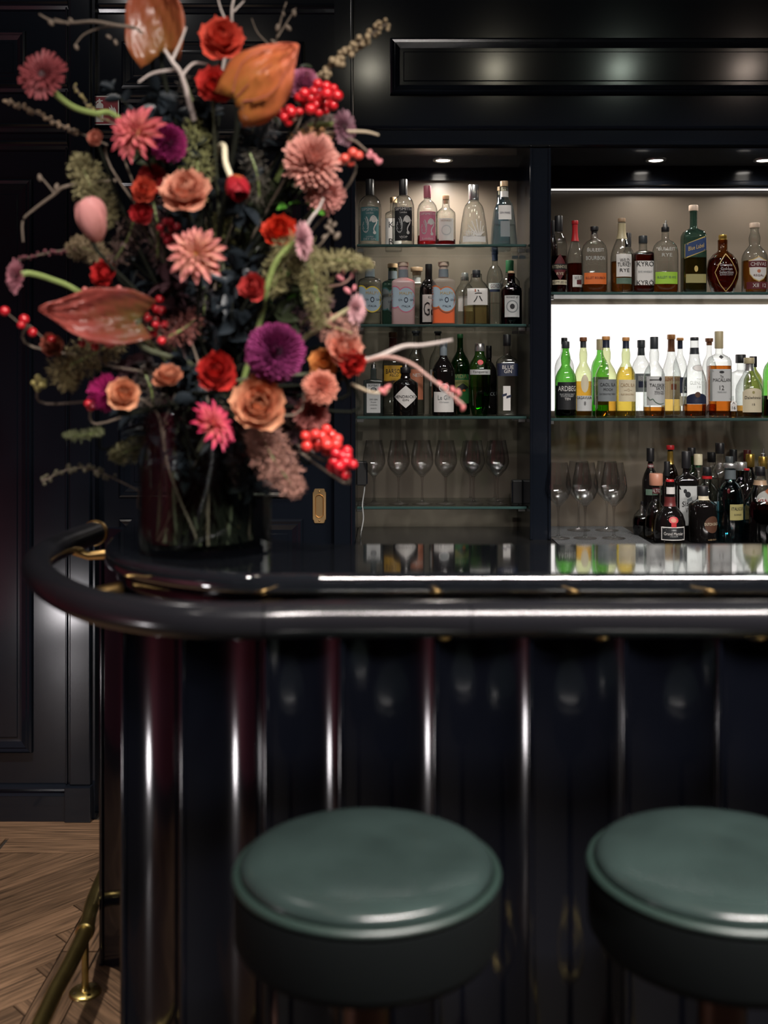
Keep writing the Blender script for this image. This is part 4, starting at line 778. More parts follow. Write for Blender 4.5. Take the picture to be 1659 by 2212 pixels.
bottle(1575, 34, 986, CT, 3.865, 'tall', 'blue', 'bottle with dark blue grey cap behind the aqua bottle', LBN, group=H3, cap='grey', capw=.5, caph=.1)
bottle(1584, 32, 971, CT, 3.915, 'tall', 'black', 'black capped bottle at the rear behind the silver capped bottle', LBN, group=H3, cap='black', capw=.5, caph=.16)
bottle(1600, 42, 998, CT, 3.802, 'dome', 'olive', 'pale olive bottle with wide silver cap', LBN, group=H3, cap='silver', capw=.62, caph=.12, liq='pale', fill=.5)
bottle(1614, 30, 972, CT, 3.912, 'tall', 'brown', 'bottle with maroon cap at the rear behind the gold cap', LBN, group=H3, cap='maroon', capw=.52, caph=.16)
bottle(1620, 34, 981, CT, 3.853, 'tall', 'black', 'black bottle with ribbed gold screw cap', LBN, group=H3, cap='gold', capw=.56, caph=.17)
bottle(1613, 24, 1012, CT, 3.735, 'wine', 'black', 'slim dark bottle with red topped cap', LBN, group=H3, cap='red', capw=.5, caph=.03)
bottle(1648, 52, 968, CT, 3.760, 'dome', 'clear', 'clear bottle with gold neck, steel pourer and red lettered label', LBN, group=H3, cap='gold', capw=.36, caph=.16, pour=True, liq='clear', fill=.3, marks=[('ellipse', 'white', .9, .42, .3), ('T', 'KWER', 'red', .7, .42, .08), ('diamond', 'orange', .5, .56, .14, .3)])
bottle(1527, 50, 1009, CT, 3.70, 'dome', 'clear', 'clear bottle with red banded black cap and white label with green leaves', LBN, group=H3, cap='black', capw=.36, caph=.12, foil=('red', .83, .87), liq='clear', fill=.5, marks=[('rect', 'white', .9, .34, .34, .2), ('ellipse', 'coral', .3, .46, .07, .3, 1), ('ellipse', 'sage', .2, .36, .10, .6, 1)])
bottle(1447, 68, 1036, CT, 3.535, 'gm', 'black', 'round brown black orange liqueur bottle with red cap, ribbon and wax seal', LBN, group=H3, cap='red', capw=.26, caph=.06, foil=('maroon', .58, .73), marks=[('rect', 'white', .30, .83, .11), ('rect', 'red', .16, .34, .14), ('ellipse', 'red', .30, .38, .11, 0, 1), ('ellipse', 'coral', .18, .38, .065, 0, 2), ('rect', 'white', .80, .17, .21), ('rect', 'black', .74, .17, .18, 0, 1), ('T', 'Grand Marnier', 'white', .62, .17, .05), ('T', 'LIQUEUR', 'silver', .26, .125, .02), ('T', '1880', 'silver', .14, .225, .03)])
bottle(1518, 60, 1050, CT, 3.56, 'apoth', 'black', 'broad black bottle with cream neck band and round dark emblem', LBN, group=H3, cap='black', capw=.40, caph=.18, marks=[('rect', 'cream', .44, .80, .09), ('ellipse', 'brown', .62, .33, .30, .45), ('T', 'DUTCH CACAO', 'cream', .62, .34, .05, .45), ('T', 'LIQUEUR', 'tan', .4, .06, .03, .45)])
bottle(1577, 56, 1001, CT, 3.56, 'dome', 'aqua', 'fluted aqua blue bottle with white topped silver cap and yellow label', LBN, group=H3, cap='silver', capw=.54, caph=.06, foil=('grey', .80, .92), liq='aqua', fill=.38, marks=[('rect', 'olive', .62, .39, .20, .3), ('T', 'ITALICUS', 'ink', .5, .435, .04, .3), ('T', 'ROSOLIO', 'ink', .3, .36, .022, .3)])
bottle(1642, 70, 1008, CT, 3.535, 'slope', 'clear', 'wide shouldered bottle of nearly black liqueur with black cap at right edge', LBN, group=H3, cap='black', capw=.30, caph=.12, foil=('tan', .76, .82), liq='dark', fill=.52, marks=[('ellipse', 'black', .6, .20, .2, .6)])

# ------------------------------------------------------------------ wine glasses
CRY = glass('crystal', (.985, .985, .985), .72, 1.52, .055, 3.5)
def wineglass(px, wpx, top, base, Y, label, group):
    x = wx(px, Y); H = wz(top, Y) - base; r = wpx * Y / F / 2
    t = thing('wine_glass', (x, Y, base + .0004), label, 'glass', group)
    b0 = .42 * H
    outer = [(.008 / .03 * r * .5, b0), (.30 * r, b0 + .03 * H), (.72 * r, b0 + .11 * H), (.96 * r, b0 + .20 * H), (1.0 * r, b0 + .25 * H), (.93 * r, b0 + .36 * H), (.80 * r, b0 + .48 * H), (.70 * r, H)]
    inn = [(rr * .965, z + (.006 if i < 2 else .002 if i < 6 else 0)) for i, (rr, z) in enumerate(outer)]
    obj('bowl', MB().lathe(outer + [(rr, z) for rr, z in reversed(inn)], 36, cap=False).me('bowl', CRY, True), t)
    obj('stem', MB().lathe([(.0055, .010), (.0038, .03), (.0034, b0 * .8), (.006, b0 + .002)], 14).me('stem', CRY, True), t)
    obj('foot', MB().lathe([(r * .86, 0), (r * .88, .0015), (r * .4, .004), (.0065, .009), (.0055, .012)], 36).me('foot', CRY, True), t)
gg = 'wine glasses in the gin niche'
for px, dy, n in ((808, 0, 'first'), (861, 0, 'second'), (912, 0, 'third'), (963, 0, 'fourth'), (1023, 0, 'fifth'), (1075, 0, 'sixth')):
    wineglass(px, 50, 951, S4, 3.73, f'clear wine glass on lowest niche shelf, {n} from the left in front row', gg)
wineglass(1016, 46, 953, S4, 3.85, 'clear wine glass standing directly behind the fifth glass on lowest shelf', gg)
wineglass(1069, 46, 953, S4, 3.85, 'clear wine glass standing directly behind the sixth glass on lowest shelf', gg)
g2 = 'large wine glasses on the drip mat'
for px, Y, l in ((1206, 3.60, 'large wine glass on the drip mat nearest the black pillar'), (1264, 3.60, 'large wine glass in the middle front of the drip mat'), (1326, 3.60, 'large wine glass at the right front of the drip mat'), (1250, 3.80, 'large wine glass at the back of the mat behind the middle one'), (1311, 3.80, 'large wine glass at the back of the mat behind the right one')):
    wineglass(px, 57, 999 if Y < 3.7 else 996, CT + .0045, Y, l, g2)
# woven mat
mt = MB(); x0, x1, y0, y1 = PX1 + .006, .878, 3.42, 3.925; mt.box(x0, x1, y0, y1, 0, .002)
nx, ny = 42, 50
for i in range(nx):
    for j in range(ny):
        a = x0 + (x1 - x0) * (i + .5) / nx; b = y0 + (y1 - y0) * (j + .5) / ny; k = (i + j) % 2
        hx, hy = ((x1 - x0) / nx * (.48 if k else .30), (y1 - y0) / ny * (.30 if k else .48)); mt.box(a - hx, a + hx, b - hy, b + hy, .002, .0036 if k else .0030)
mo = obj('drip_mat', mt.me('drip_mat', mat('mat_rubber', (.10, .105, .11), .35))); mo.location = (0, 0, CT + .0004); tag(mo, 'dark grey woven rubber drip mat under the large wine glasses', 'mat')
# sockets and cable in the gin niche
def socket(px, py, Y, label, Xw, s):
    p = W(px, py, Y); t = thing('power_socket', (Xw, Y, p.z), label, 'socket', 'niche sockets')
    bevel(obj('housing', MB().box(min(0, s * .035), max(0, s * .035), -.022, .022, -.042, .042).me('housing', RUBBER), t), .004)
    obj('face_plate', MB().box(min(s * .035, s * .038), max(s * .035, s * .038), -.018, .018, -.036, .036).me('face_plate', BLACK), t)
socket(797, 1022, 3.74, 'small black socket box on left wall of gin niche', NX0 + .0006, 1)
socket(1124, 1062, 3.80, 'small black socket box on right wall of gin niche', PX0 - .0006, -1)
cb = smooth_path([W(788, 1040, 3.74), W(787, 1060, 3.72), W(783, 1090, 3.63), W(785, 1120, 3.62), W(780, 1150, 3.62), W(779, 1160, 3.64)], 6)
for p in cb: p.x = max(p.x, NX0 + .006)
tag(obj('power_cable', MB().tube(cb, .0022, 8).me('power_cable', mat('grey_cable', (.35, .36, .36), .5), True)), 'thin grey power cable hanging at the left of the gin niche', 'cable')
# fire extinguisher sign on the wall
sg = W(223.5, 236, YW); st = thing('fire_sign', (sg.x, YW + .018, sg.z), 'red fire extinguisher sign with white pictogram behind the bouquet', 'sign')
hw = .049
obj('board', MB().box(-hw, hw, -.004, 0, -hw, hw).me('board', paper('white')), st)
fld = obj('red_field', MB().box(-hw * .93, hw * .93, -.0046, -.001, -hw * .93, hw * .93).me('red_field', mat('sign_red', (.24, .012, .025), .4)), st)
def flat(P, name, c='white', yy=-.0054):
    n = len(P); v = [(x * hw, yy, z * hw) for x, z in P] + [(x * hw, -.004, z * hw) for x, z in P]
    f = [tuple(range(n))] + [(i, n + i, n + (i + 1) % n, (i + 1) % n) for i in range(n)]
    obj(name, mesh(name, v, f, paper(c) if c != 'signred' else mat('sign_red', (.24, .012, .025), .4)), fld)
flat([(-.58, -.82), (-.08, -.82), (-.08, .36), (-.14, .46), (-.24, .50), (-.42, .50), (-.52, .46), (-.58, .36)], 'pictogram')
flat([(-.42, .50), (-.24, .50), (-.24, .62), (-.12, .62), (-.12, .70), (-.30, .70), (-.30, .80), (-.40, .80), (-.40, .70), (-.52, .66), (-.68, .44), (-.62, .40), (-.46, .60), (-.42, .60)], 'pictogram')
flat([(-.58, -.06), (-.08, -.06), (-.08, .14), (-.58, .14)], 'pictogram_band', 'signred', -.0058)
flat([(.34, -.30), (.28, -.1), (.34, .10), (.30, .26), (.46, .12), (.44, .40), (.62, .10), (.66, .24), (.80, .02), (.82, -.2), (.74, -.38), (.5, -.44)], 'pictogram')
# ------------------------------------------------------------------ vase and flowers
rnd = random.Random(11)
VX, VY, VR, VH = -.321, 1.915, .118, .25
vs = thing('glass_vase', (VX, VY, BT + .0005), 'wide clear glass cylinder vase holding the bouquet on the bar top', 'vase')
VG = glass('vase_glass', (.93, .95, .95), .55, 1.5, .02, 1.2)
obj('glass_wall', MB().lathe([(VR - .004, 0), (VR, .003), (VR, VH), (VR - .003, VH), (VR - .005, VH - .003), (VR - .005, .014), (.002, .013)], 48).me('glass_wall', VG, True), vs)
obj('water', MB().lathe([(VR - .0055, .0145), (VR - .0055, .15), (.002, .15)], 40).me('water', glass('vase_water', (.72, .76, .72), .6, 1.33, .02), True), vs)
STEMG = mat('green_stem', (.20, .26, .08), .5, noise=.3, nscale=30)
STEMD = mat('dark_stem', (.008, .009, .006), .9, 0., .1, noise=.4, nscale=40)
STEMM = mat('muted_stem', (.055, .060, .032), .7, noise=.4, nscale=40)
STEMW = mat('woody_twig', (.115, .085, .062), .7, noise=.4, nscale=60)
STEMP = mat('pale_twig', (.42, .36, .33), .6, noise=.25, nscale=60)
def petal_mesh(name, L, Wd, cup, curl, m, wp=1.0, tip=.0, nu=4, nv=6, ruffle=0., base=.25):
    v = []; f = []; at = []; y = z = 0; dv = L / nv
    for i in range(nv + 1):
        t = i / nv; a = curl * (t - .15)
        if i: y += math.cos(a) * dv; z += math.sin(a) * dv
        wv = Wd * (base * (1 - t) + (1 - base * (1 - t)) * math.sin(math.pi * min(1, max(0, t)) ** wp) ** .75) if i < nv else Wd * tip
        for j in range(nu + 1):
            u = j / nu * 2 - 1; zz = z + cup * wv * u * u + ruffle * L * math.sin(u * 5 + t * 7) * t
            v.append((u * wv / 2, y + (0 if i < nv else -abs(u) * .0), zz)); at.append(t)
    for i in range(nv):
        for j in range(nu):
            a = i * (nu + 1) + j; f.append((a, a + 1, a + nu + 2, a + nu + 1))
    return mesh(name, v, f, m, True, at)
def face(d): return Vector(d).normalized().to_track_quat('Z', 'Y').to_matrix().to_4x4()
NECK = Vector((VX, VY, BT + VH - .01))
def stem_to_vase(p, back, r=.0035, k=0):
    """a stem from a flower head through the middle of the bouquet to the foot of the vase"""
    p = Vector(p); b = Vector(back).normalized(); h = p.z - NECK.z
    a1 = p + b * .05; mid = NECK + Vector((rnd.uniform(-.05, .05), rnd.uniform(-.05, .05), max(.02, h * .30))); 
    mid = mid.lerp(p, .30); mid.z = min(mid.z, p.z - .01) if h > 0.05 else mid.z
    nk = NECK + Vector((rnd.uniform(-.075, .075), rnd.uniform(-.075, .075), 0)); ang = rnd.uniform(0, 6.28)
    bt = Vector((VX + .085 * math.cos(ang), VY + .085 * math.sin(ang), BT + .02))
    return smooth_path([p, a1, mid, nk, bt], 5)
def flower(name, p, d, label, cat, group, stem=True, sm=None, r=.0032, back=None, path=None):
    t = thing(name, p, label, cat, group)
    if path is not None: pts = smooth_path(path, 6)
    elif stem: pts = stem_to_vase(p, back or (Vector(d) * -1 + Vector((0, 0, -.8))), r)
    else: return t
    obj('stem', MB().tube([q - Vector(p) for q in pts], r, 7).me('stem', sm or (STEMG if path is not None else rnd.choice((STEMD, STEMD, STEMM))), True), t)
    return t
def ringpetals(t, M0, me, n, elev, rad, zoff, s=1., jit=.12, name='petal', ph=0):
    for k in range(n):
        az = 2 * math.pi * k / n + ph + rnd.uniform(-jit, jit); e = elev + rnd.uniform(-jit, jit)
        sc = s * rnd.uniform(.9, 1.08)
        obj(name, me, t, mx=M0 @ Matrix.Rotation(az, 4, 'Z') @ Matrix.Translation((0, rad, zoff)) @ Matrix.Rotation(e, 4, 'X') @ Matrix.Scale(sc, 4))
def at(px, py, Y): return W(px, py, Y)
FC = (0, -1, .25)
def dahlia(px, py, rp, Y, d, base, tip, key, label, cen=(.62, .38, .08), group='dahlias', layers=((14, .10, 1.0), (13, .35, .92), (11, .68, .78), (9, 1.02, .60), (6, 1.30, .42)), wide=.30):
    p = at(px, py, Y); r = rp * Y / F; t = flower('dahlia', p, d, label, 'flower', group); M0 = face(d)
    m = petal_mat('petal_' + key, base, tip, p=1); me = petal_mesh('petal', r, r * wide, .55, -.25, m, 1.25, .05)
    for i, (n, e, s) in enumerate(layers): ringpetals(t, M0, me, n, e, r * .06, r * .03 * i, s, .10, ph=i * .3)
    b = MB()
    for k in range(22): a = k * 2.4; q = r * .15 * math.sqrt(k / 22); b.ball((q * math.cos(a), q * math.sin(a), r * .16), r * .045, 5, 4)
    obj('flower_centre', mesh('flower_centre', [M0 @ Vector(q) for q in b.v], b.f, mat('centre_' + key, cen, .7), True), t)
    return t
def pompon(px, py, rp, Y, d, base, tip, key, label, group='pompon chrysanthemums', n=150, long=.55, name='chrysanthemum'):
    """dense ball of short petals: too small to pick apart, one part"""
    p = at(px, py, Y); r = rp * Y / F; t = flower(name, p, d, label, 'flower', group); M0 = face(d); V = []; Fc = []; A = []
    for k in range(n):
        z = 1 - 1.35 * (k + .5) / n; ph = k * 2.39996; q = math.sqrt(max(0, 1 - z * z)); dr = Vector((q * math.cos(ph), q * math.sin(ph), z))
        M = M0 @ dr.to_track_quat('Y', 'Z').to_matrix().to_4x4(); L = r * long * rnd.uniform(.85, 1.1); wd = r * .19; b0 = len(V); cu = rnd.uniform(.1, .4)
        for i in range(4):
            tt = i / 3; ww = wd * (.5, .95, 1, .35)[i]
            for u in (-1, 0, 1): V.append(M @ Vector((u * ww / 2, r * (1 - long) + L * tt, (abs(u) * .35 * ww) + cu * L * tt * tt * .6))); A.append(tt)
        for i in range(3):
            for j in range(2): a = b0 + i * 3 + j; Fc.append((a, a + 1, a + 4, a + 3))
    o = obj('petals', mesh('petals', V, Fc, petal_mat('petal_' + key, base, tip, trans=.15), True, A), t); o['kind'] = 'stuff'
    c = MB().ball((0, 0, 0), r * .45, 12, 8); obj('flower_core', mesh('flower_core', [M0 @ Vector(q) for q in c.v], c.f, mat('core_' + key, [q * .35 for q in base], .8), True), t)
    return t
def gerbera(px, py, rp, Y, d, base, tip, key, label, path=None, cen=(.03, .01, .012), sm=None, group='gerberas'):
    p = at(px, py, Y); r = rp * Y / F; t = flower('gerbera', p, d, label, 'flower', group, path=path, r=.0052 if path else .003, sm=sm); M0 = face(d); m = petal_mat('petal_' + key, base, tip)
    me = petal_mesh('petal', r, r * .24, .4, -.12, m, 1.1, .5, 2, 5); ringpetals(t, M0, me, 26, .12, r * .05, 0, 1, .05); ringpetals(t, M0, me, 20, .45, r * .05, r * .04, .72, .05, ph=.1); ringpetals(t, M0, me, 14, .85, r * .05, r * .06, .48, .05)
    c = MB().ball((0, 0, r * .08), r * .26, 14, 8, (1, 1, .5)); obj('flower_centre', mesh('flower_centre', [M0 @ Vector(q) for q in c.v], c.f, mat('centre_' + key, cen, .8, bump=.6, nscale=90), True), t)
    return t
def rose(px, py, rp, Y, d, base, tip, key, label, name='garden_rose', group='roses and ranunculus', layers=((5, .15, 1.0), (5, .55, .98), (5, .90, .92), (4, 1.15, .80), (4, 1.35, .64), (3, 1.5, .48)), ruffle=.03, cup=.28, path=None, sm=None):
    p = at(px, py, Y); r = rp * Y / F; t = flower(name, p, d, label, 'flower', group, path=path, sm=sm); M0 = face(d); m = petal_mat('petal_' + key, base, tip)
    me = petal_mesh('petal', r * .98, r * 1.15, cup, 1.05, m, .8, .45, 6, 6, ruffle)
    for i, (n, e, s) in enumerate(layers): ringpetals(t, M0 @ Matrix.Translation((0, 0, -r * .35)), me, n, e - .35, r * .05, r * .02 * i, s, .16, ph=i * .75)
    c = MB().ball((0, 0, -r * .36), r * .16, 8, 5); obj('calyx', mesh('calyx', [M0 @ Vector(q) for q in c.v], c.f, STEMG, True), t)
    return t
def tulip(px, py, rp, Y, d, base, tip, key, label, path=None, sm=None, mid=None):
    p = at(px, py, Y); r = rp * Y / F; t = flower('tulip', p, d, label, 'flower', 'tulips', path=path, sm=sm, r=.0048 if path else .0035); M0 = face(d) @ Matrix.Translation((0, 0, -r)); m = petal_mat('petal_' + key, base, tip, mid=mid)
    me = petal_mesh('petal', r * 2.15, r * 1.45, .45, 1.25, m, .9, .12, 6, 8); ringpetals(t, M0, me, 3, .95, r * .16, 0, 1, .04); ringpetals(t, M0, me, 3, .86, r * .20, 0, .97, .05, ph=1.05)
    return t
def anthurium(pb, ptip, wd, Y, side, base, tip, key, label, mid=None, fold=.55, spadix=True):
    """heart-shaped waxy spathe from its stem joint pb to its point ptip (pixels), width in pixels"""
    b, e = at(*pb, Y), at(*ptip, Y - .02); L = (e - b).length; wm = wd * Y / F; y = (e - b).normalized(); n = Vector(side); n = (n - y * n.dot(y)).normalized(); x = y.cross(n)
    M = Matrix((x, y, n)).transposed().to_4x4(); t = flower('anthurium', b, -y, label, 'flower', 'anthuriums', back=(0, .5, -1), r=.0045)
    m = petal_mat('spathe_' + key, base, tip, rough=.30, trans=.15, mid=mid); v = []; f = []; A = []; NU, NV = 12, 14
    for i in range(NV + 1):
        tt = i / NV; wv = wm * (math.sin(math.pi * (tt * .93 + .07) ** .62) ** .8 if i < NV else 0.015); lob = -.16 * L * math.exp(-tt * 9)
        for j in range(NU + 1):
            u = j / NU * 2 - 1; zz = fold * wv * .5 * (abs(u) ** 1.6) + .10 * L * math.sin(tt * math.pi) * -1 + (.004 * math.sin(j * 2.1 + i) )
            v.append(M @ Vector((u * wv / 2 * (1 - .18 * fold * abs(u)), L * tt + lob * abs(u), zz))); A.append(tt * .7 + .3 * abs(u))
    for i in range(NV):
        for j in range(NU): a = i * (NU + 1) + j; f.append((a, a + 1, a + NU + 2, a + NU + 1))
    o = obj('spathe', mesh('spathe', v, f, m, True, A), t); so = o.modifiers.new('thickness', 'SOLIDIFY'); so.thickness = .0022
    if spadix:
        c = MB().tube([M @ Vector((0, L * q * .6, wm * .10 + wm * .25 * q)) for q in (0, .3, .7, 1)], [.005, .0065, .0055, .003], 10); obj('spadix', c.me('spadix', mat('spadix', (.42, .30, .10), .6, bump=.5, nscale=120), True), t)
    for s in (-.5, 0, .5):
        c = MB().tube([M @ Vector((s * wm * .55 * math.sin(math.pi * min(1, q * .9 + .05)), L * q * .86, fold * wm * .5 * abs(s * .55) ** 1.6 * math.sin(math.pi * q) - .10 * L * math.sin(q * math.pi) - .0022)) for q in (.04, .2, .4, .6, .8, 1)], [.0014, .0013, .0012, .001, .0008, .0004], 5); obj('vein', c.me('vein', mat('vein_' + key, [q * .55 for q in tip], .4), True), t)
    return t
def berries(pxs, Y, rp, col, key, label, twig=None, group='berry sprigs'):
    """pxs: pixel positions of single berries"""
    c = at(sum(p[0] for p in pxs) / len(pxs), sum(p[1] for p in pxs) / len(pxs), Y); t = flower('berry_sprig', c, FC, label, 'berries', group, sm=STEMW, r=.0022); m = mat('berry_' + key, col, .22, noise=.25, nscale=40)
    r = rp * Y / F; bm = MB().ball((0, 0, 0), r, 12, 8).me('berry', m, True); br = MB()
    for x, y in pxs:
        q = at(x, y, Y + rnd.uniform(-.03, .02)) - c; obj('berry', bm, t, mx=Matrix.Translation(q) @ Matrix.Rotation(rnd.uniform(0, 3), 4, 'X') @ Matrix.Scale(rnd.uniform(.85, 1.15), 4)); br.tube([q, q * .5 + Vector((0, .012, -.006)), Vector((0, .02, 0))], .0012, 5)
    obj('twiglets', br.me('twiglets', STEMW, True), t)
    return t
def plume(pts, Y, wpx, col, key, label, n=420, ln=.014, name='fern_plume', group='feathery plumes', sm=None):
    """feathery frond: needles nobody could count around a spine"""
    P = smooth_path([at(x, y, Y + dy) for x, y, dy in pts], 8); t = flower(name, P[0], FC, label, 'plant', group, r=.0024, sm=sm or STEMD); O = P[0]; v = []; f = []; N = len(P); n = int(n * 2.6)
    obj('spine', MB().tube([q - O for q in P], .0018, 6).me('spine', sm or STEMG, True), t)
    for k in range(n):
        s = k / n; i = min(N - 2, int(s * (N - 1))); q = P[i].lerp(P[i + 1], s * (N - 1) - i); ww = wpx * Y / F * .5 * (math.sin(math.pi * (s * .85 + .12)) ** .6)
        d = Vector((rnd.gauss(0, 1), rnd.gauss(0, .8), rnd.gauss(0, 1))).normalized(); c = q - O + d * ww * rnd.random() ** .5; e = (d + Vector((rnd.gauss(0, .5), rnd.gauss(0, .5), rnd.gauss(0, .5)))).normalized() * ln * rnd.uniform(.6, 1.2); sd = e.cross(Vector((rnd.random() - .5, rnd.random() - .5, rnd.random() - .5))).normalized() * ln * .075
        b = len(v); v += [c - e * .5, c - sd, c + e * .5, c + sd]; f.append((b, b + 1, b + 2, b + 3))
    o = obj('needles', mesh('needles', v, f, mat('needle_' + key, col, .7, noise=.4, nscale=25)), t); o['kind'] = 'stuff'
    return t
def twig(paths, Y, r, m, label, buds=(), budc=None, name='bare_twig', group='bare twigs'):
    """paths: list of pixel polylines (x, y, depth offset); buds: pixel positions"""
    P0 = at(paths[0][0][0], paths[0][0][1], Y + paths[0][0][2]); t = thing(name, P0, label, 'twig', group)
    for i, pa in enumerate(paths):
        q = smooth_path([at(x, y, Y + d) + Vector((rnd.uniform(-.003, .003), 0, rnd.uniform(-.003, .003))) * (0 if k == 0 else 1) for k, (x, y, d) in enumerate(pa)], 4); n = len(q); rr = r * (1 if i == 0 else .6)
        if i == 0:
            low = stem_to_vase(q[0], (0, .3, -1), .002); obj('lower_stem', MB().tube([x - P0 for x in low], rr * .8, 7).me('lower_stem', STEMD, True), t); obj('stem', MB().tube([x - P0 for x in q], [rr * (1 - .6 * k / n) for k in range(n)], 7).me('stem', m, True), t)
        else: obj('side_twig', MB().tube([x - P0 for x in q], [rr * (1 - .6 * k / n) for k in range(n)], 6).me('side_twig', m, True), t)
    if buds:
        me = MB().ball((0, 0, 0), .0055, 8, 6, (.8, .8, 1.3)).me('bud', budc or m, True)
        for x, y in buds: obj('bud', me, t, mx=Matrix.Translation(at(x, y, Y) - P0) @ Matrix.Rotation(rnd.uniform(-1, 1), 4, 'Y') @ Matrix.Scale(rnd.uniform(.7, 1.2), 4))
    return t
def spike(pts, Y, wpx, col, key, label, n=60):
    P = smooth_path([at(x, y, Y + d) for x, y, d in pts], 8); t = flower('seed_spike', P[0], FC, label, 'plant', 'seed spikes', sm=STEMW, r=.0020); O = P[0]; N = len(P)
    obj('spine', MB().tube([q - O for q in P], .0016, 6).me('spine', STEMW, True), t); me = MB().ball((0, 0, 0), wpx * Y / F * .30, 7, 5, (1, 1, 1.25)).me('seed_head', mat('seed_' + key, col, .75, noise=.4, nscale=60), True)
    for k in range(n):
        s = .25 + .75 * k / n; i = min(N - 2, int(s * (N - 1))); q = P[i].lerp(P[i + 1], s * (N - 1) - i) - O; o = Vector((rnd.gauss(0, 1), rnd.gauss(0, 1), rnd.gauss(0, 1))).normalized() * wpx * Y / F * .34
        obj('seed_head', me, t, mx=Matrix.Translation(q + o) @ Matrix.Rotation(rnd.uniform(0, 3), 4, 'X') @ Matrix.Scale(rnd.uniform(.6, 1.1) * (1.1 - .45 * s), 4))
    return t
LEAFM = {}
def leafbranch(p0, p1, Y, dy, n, size, col, key, label, group='leafy branches', rough=.35):
    a, b = at(*p0, Y), at(*p1, Y + dy); t = flower('leaf_branch', a, FC, label, 'plant', group, sm=STEMD, r=.0022); m = petal_mat('leaf_' + key, col, [c * 1.3 for c in col], rough, trans=.12); me = petal_mesh('leaf', size, size * .5, .25, -.5, m, .9, .02, 4, 6)
    P = smooth_path([a, a.lerp(b, .5) + Vector((rnd.uniform(-.02, .02), rnd.uniform(-.02, .02), .01)), b], 8); obj('twig', MB().tube([q - a for q in P], .0016, 6).me('twig', STEMD, True), t); N = len(P)
    for k in range(n):
        s = k / (n - 1); i = min(N - 2, int(s * (N - 1))); q = P[i].lerp(P[i + 1], s * (N - 1) - i) - a; d = Vector((rnd.gauss(0, 1), rnd.gauss(-.4, .8), rnd.gauss(.1, 1))).normalized()
        obj('leaf', me, t, mx=Matrix.Translation(q) @ d.to_track_quat('Y', 'Z').to_matrix().to_4x4() @ Matrix.Rotation(rnd.uniform(-1.5, 1.5), 4, 'Y') @ Matrix.Scale(rnd.uniform(.7, 1.15), 4))
    return t
# dark foliage that fills the bouquet
dk = (.012, .016, .020); dg = (.022, .028, .014); pu = (.030, .014, .017)
for i, (p0, p1, Y, dy, n, sz, c, k, l) in enumerate([
    ((430, 420), (340, 200), 1.97, .05, 22, .050, dk, 'ink', 'dark blue black leaf branch rising above the pink dahlia'),
    ((480, 420), (560, 240), 2.00, .03, 22, .045, dk, 'ink', 'dark leaf branch rising under the large orange spathe'),
    ((420, 560), (300, 330), 2.02, .05, 22, .048, dg, 'moss', 'deep green leaf branch behind the peach rose'),
    ((520, 560), (620, 400), 2.03, .02, 22, .048, dg, 'moss', 'deep green leaf branch left of the tall peach chrysanthemum'),
    ((420, 760), (300, 560), 2.00, .05, 22, .050, dk, 'ink', 'dark leaf branch between open pink dahlia and left spathe'),
    ((520, 760), (500, 520), 2.02, .02, 24, .050, dk, 'ink', 'dark leaf branch right of the open pink dahlia'),
    ((560, 740), (680, 600), 1.98, .02, 18, .042, dg, 'moss', 'deep green leaf branch beneath the bent green stem'),
    ((420, 920), (280, 780), 1.98, .04, 20, .048, pu, 'plum', 'plum dark leaf branch around the magenta and orange blooms'),
    ((470, 960), (390, 700), 2.02, .0, 24, .050, dk, 'ink', 'dark leaf branch left of the purple ball chrysanthemum'),
    ((520, 980), (640, 860), 2.00, .02, 20, .046, pu, 'plum', 'plum dark leaf branch behind the large apricot rose'),
    ((440, 1040), (330, 930), 1.96, .04, 18, .048, dk, 'ink', 'dark leaf branch hanging low on the left above the vase'),
    ((480, 1040), (520, 900), 1.96, .0, 18, .050, dk, 'ink', 'dark leaf branch low in the middle above the vase'),
    ((560, 300), (640, 150), 2.05, .02, 12, .036, dg, 'moss', 'thin leaf branch behind the large orange spathe'),
    ((350, 330), (240, 190), 2.03, .02, 12, .030, dk, 'ink', 'sparse black leaf branch beside the red wall sign')]):
    leafbranch(p0, p1, Y - .10, dy, int(n * 1.9), sz * 1.0, c, k, l)
leafbranch((640, 640), (700, 640), 1.86, 0, 6, .030, (.05, .16, .02), 'fresh', 'fresh green leaves left of the pale mauve flower')
leafbranch((600, 450), (680, 455), 1.84, 0, 6, .028, (.06, .17, .03), 'fresh', 'fresh green leaves under the peach chrysanthemum')
leafbranch((580, 650), (600, 600), 1.86, 0, 6, .030, (.045, .13, .025), 'fresh2', 'green leaves beside the bent green stem')
# feathery plumes
ol = (.24, .21, .10); og = (.20, .20, .075)
plume([(230, 470, .0), (200, 410, 0), (170, 345, 0)], 1.90, 95, ol, 'olive', 'olive feathery plume at upper left beside the bare hooked twig', 620)
plume([(430, 420, .0), (425, 330, 0), (420, 260, 0)], 1.86, 80, og, 'olivegreen', 'olive feathery plume between the magenta dahlia and dark leaves', 460)
plume([(520, 640, .05), (490, 540, 0.03), (480, 470, .03)], 1.90, 110, og, 'olivegreen', 'olive feathery plume in the centre right of the open pink dahlia', 620)
plume([(590, 620, 0), (630, 545, 0), (675, 590, 0), (690, 700, 0)], 1.80, 100, (.155, .135, .055), 'moss', 'arching moss green plume below the lilac gerbera', 820)
plume([(670, 560, 0), (735, 562, -.01), (800, 572, -.02)], 1.86, 50, ol, 'olive', 'olive plume pointing right towards the gin shelves', 420)
plume([(250, 740, 0), (190, 770, 0), (140, 800, 0), (155, 830, 0)], 1.88, 95, (.22, .17, .075), 'khaki', 'khaki plume under the left red spathe', 620)
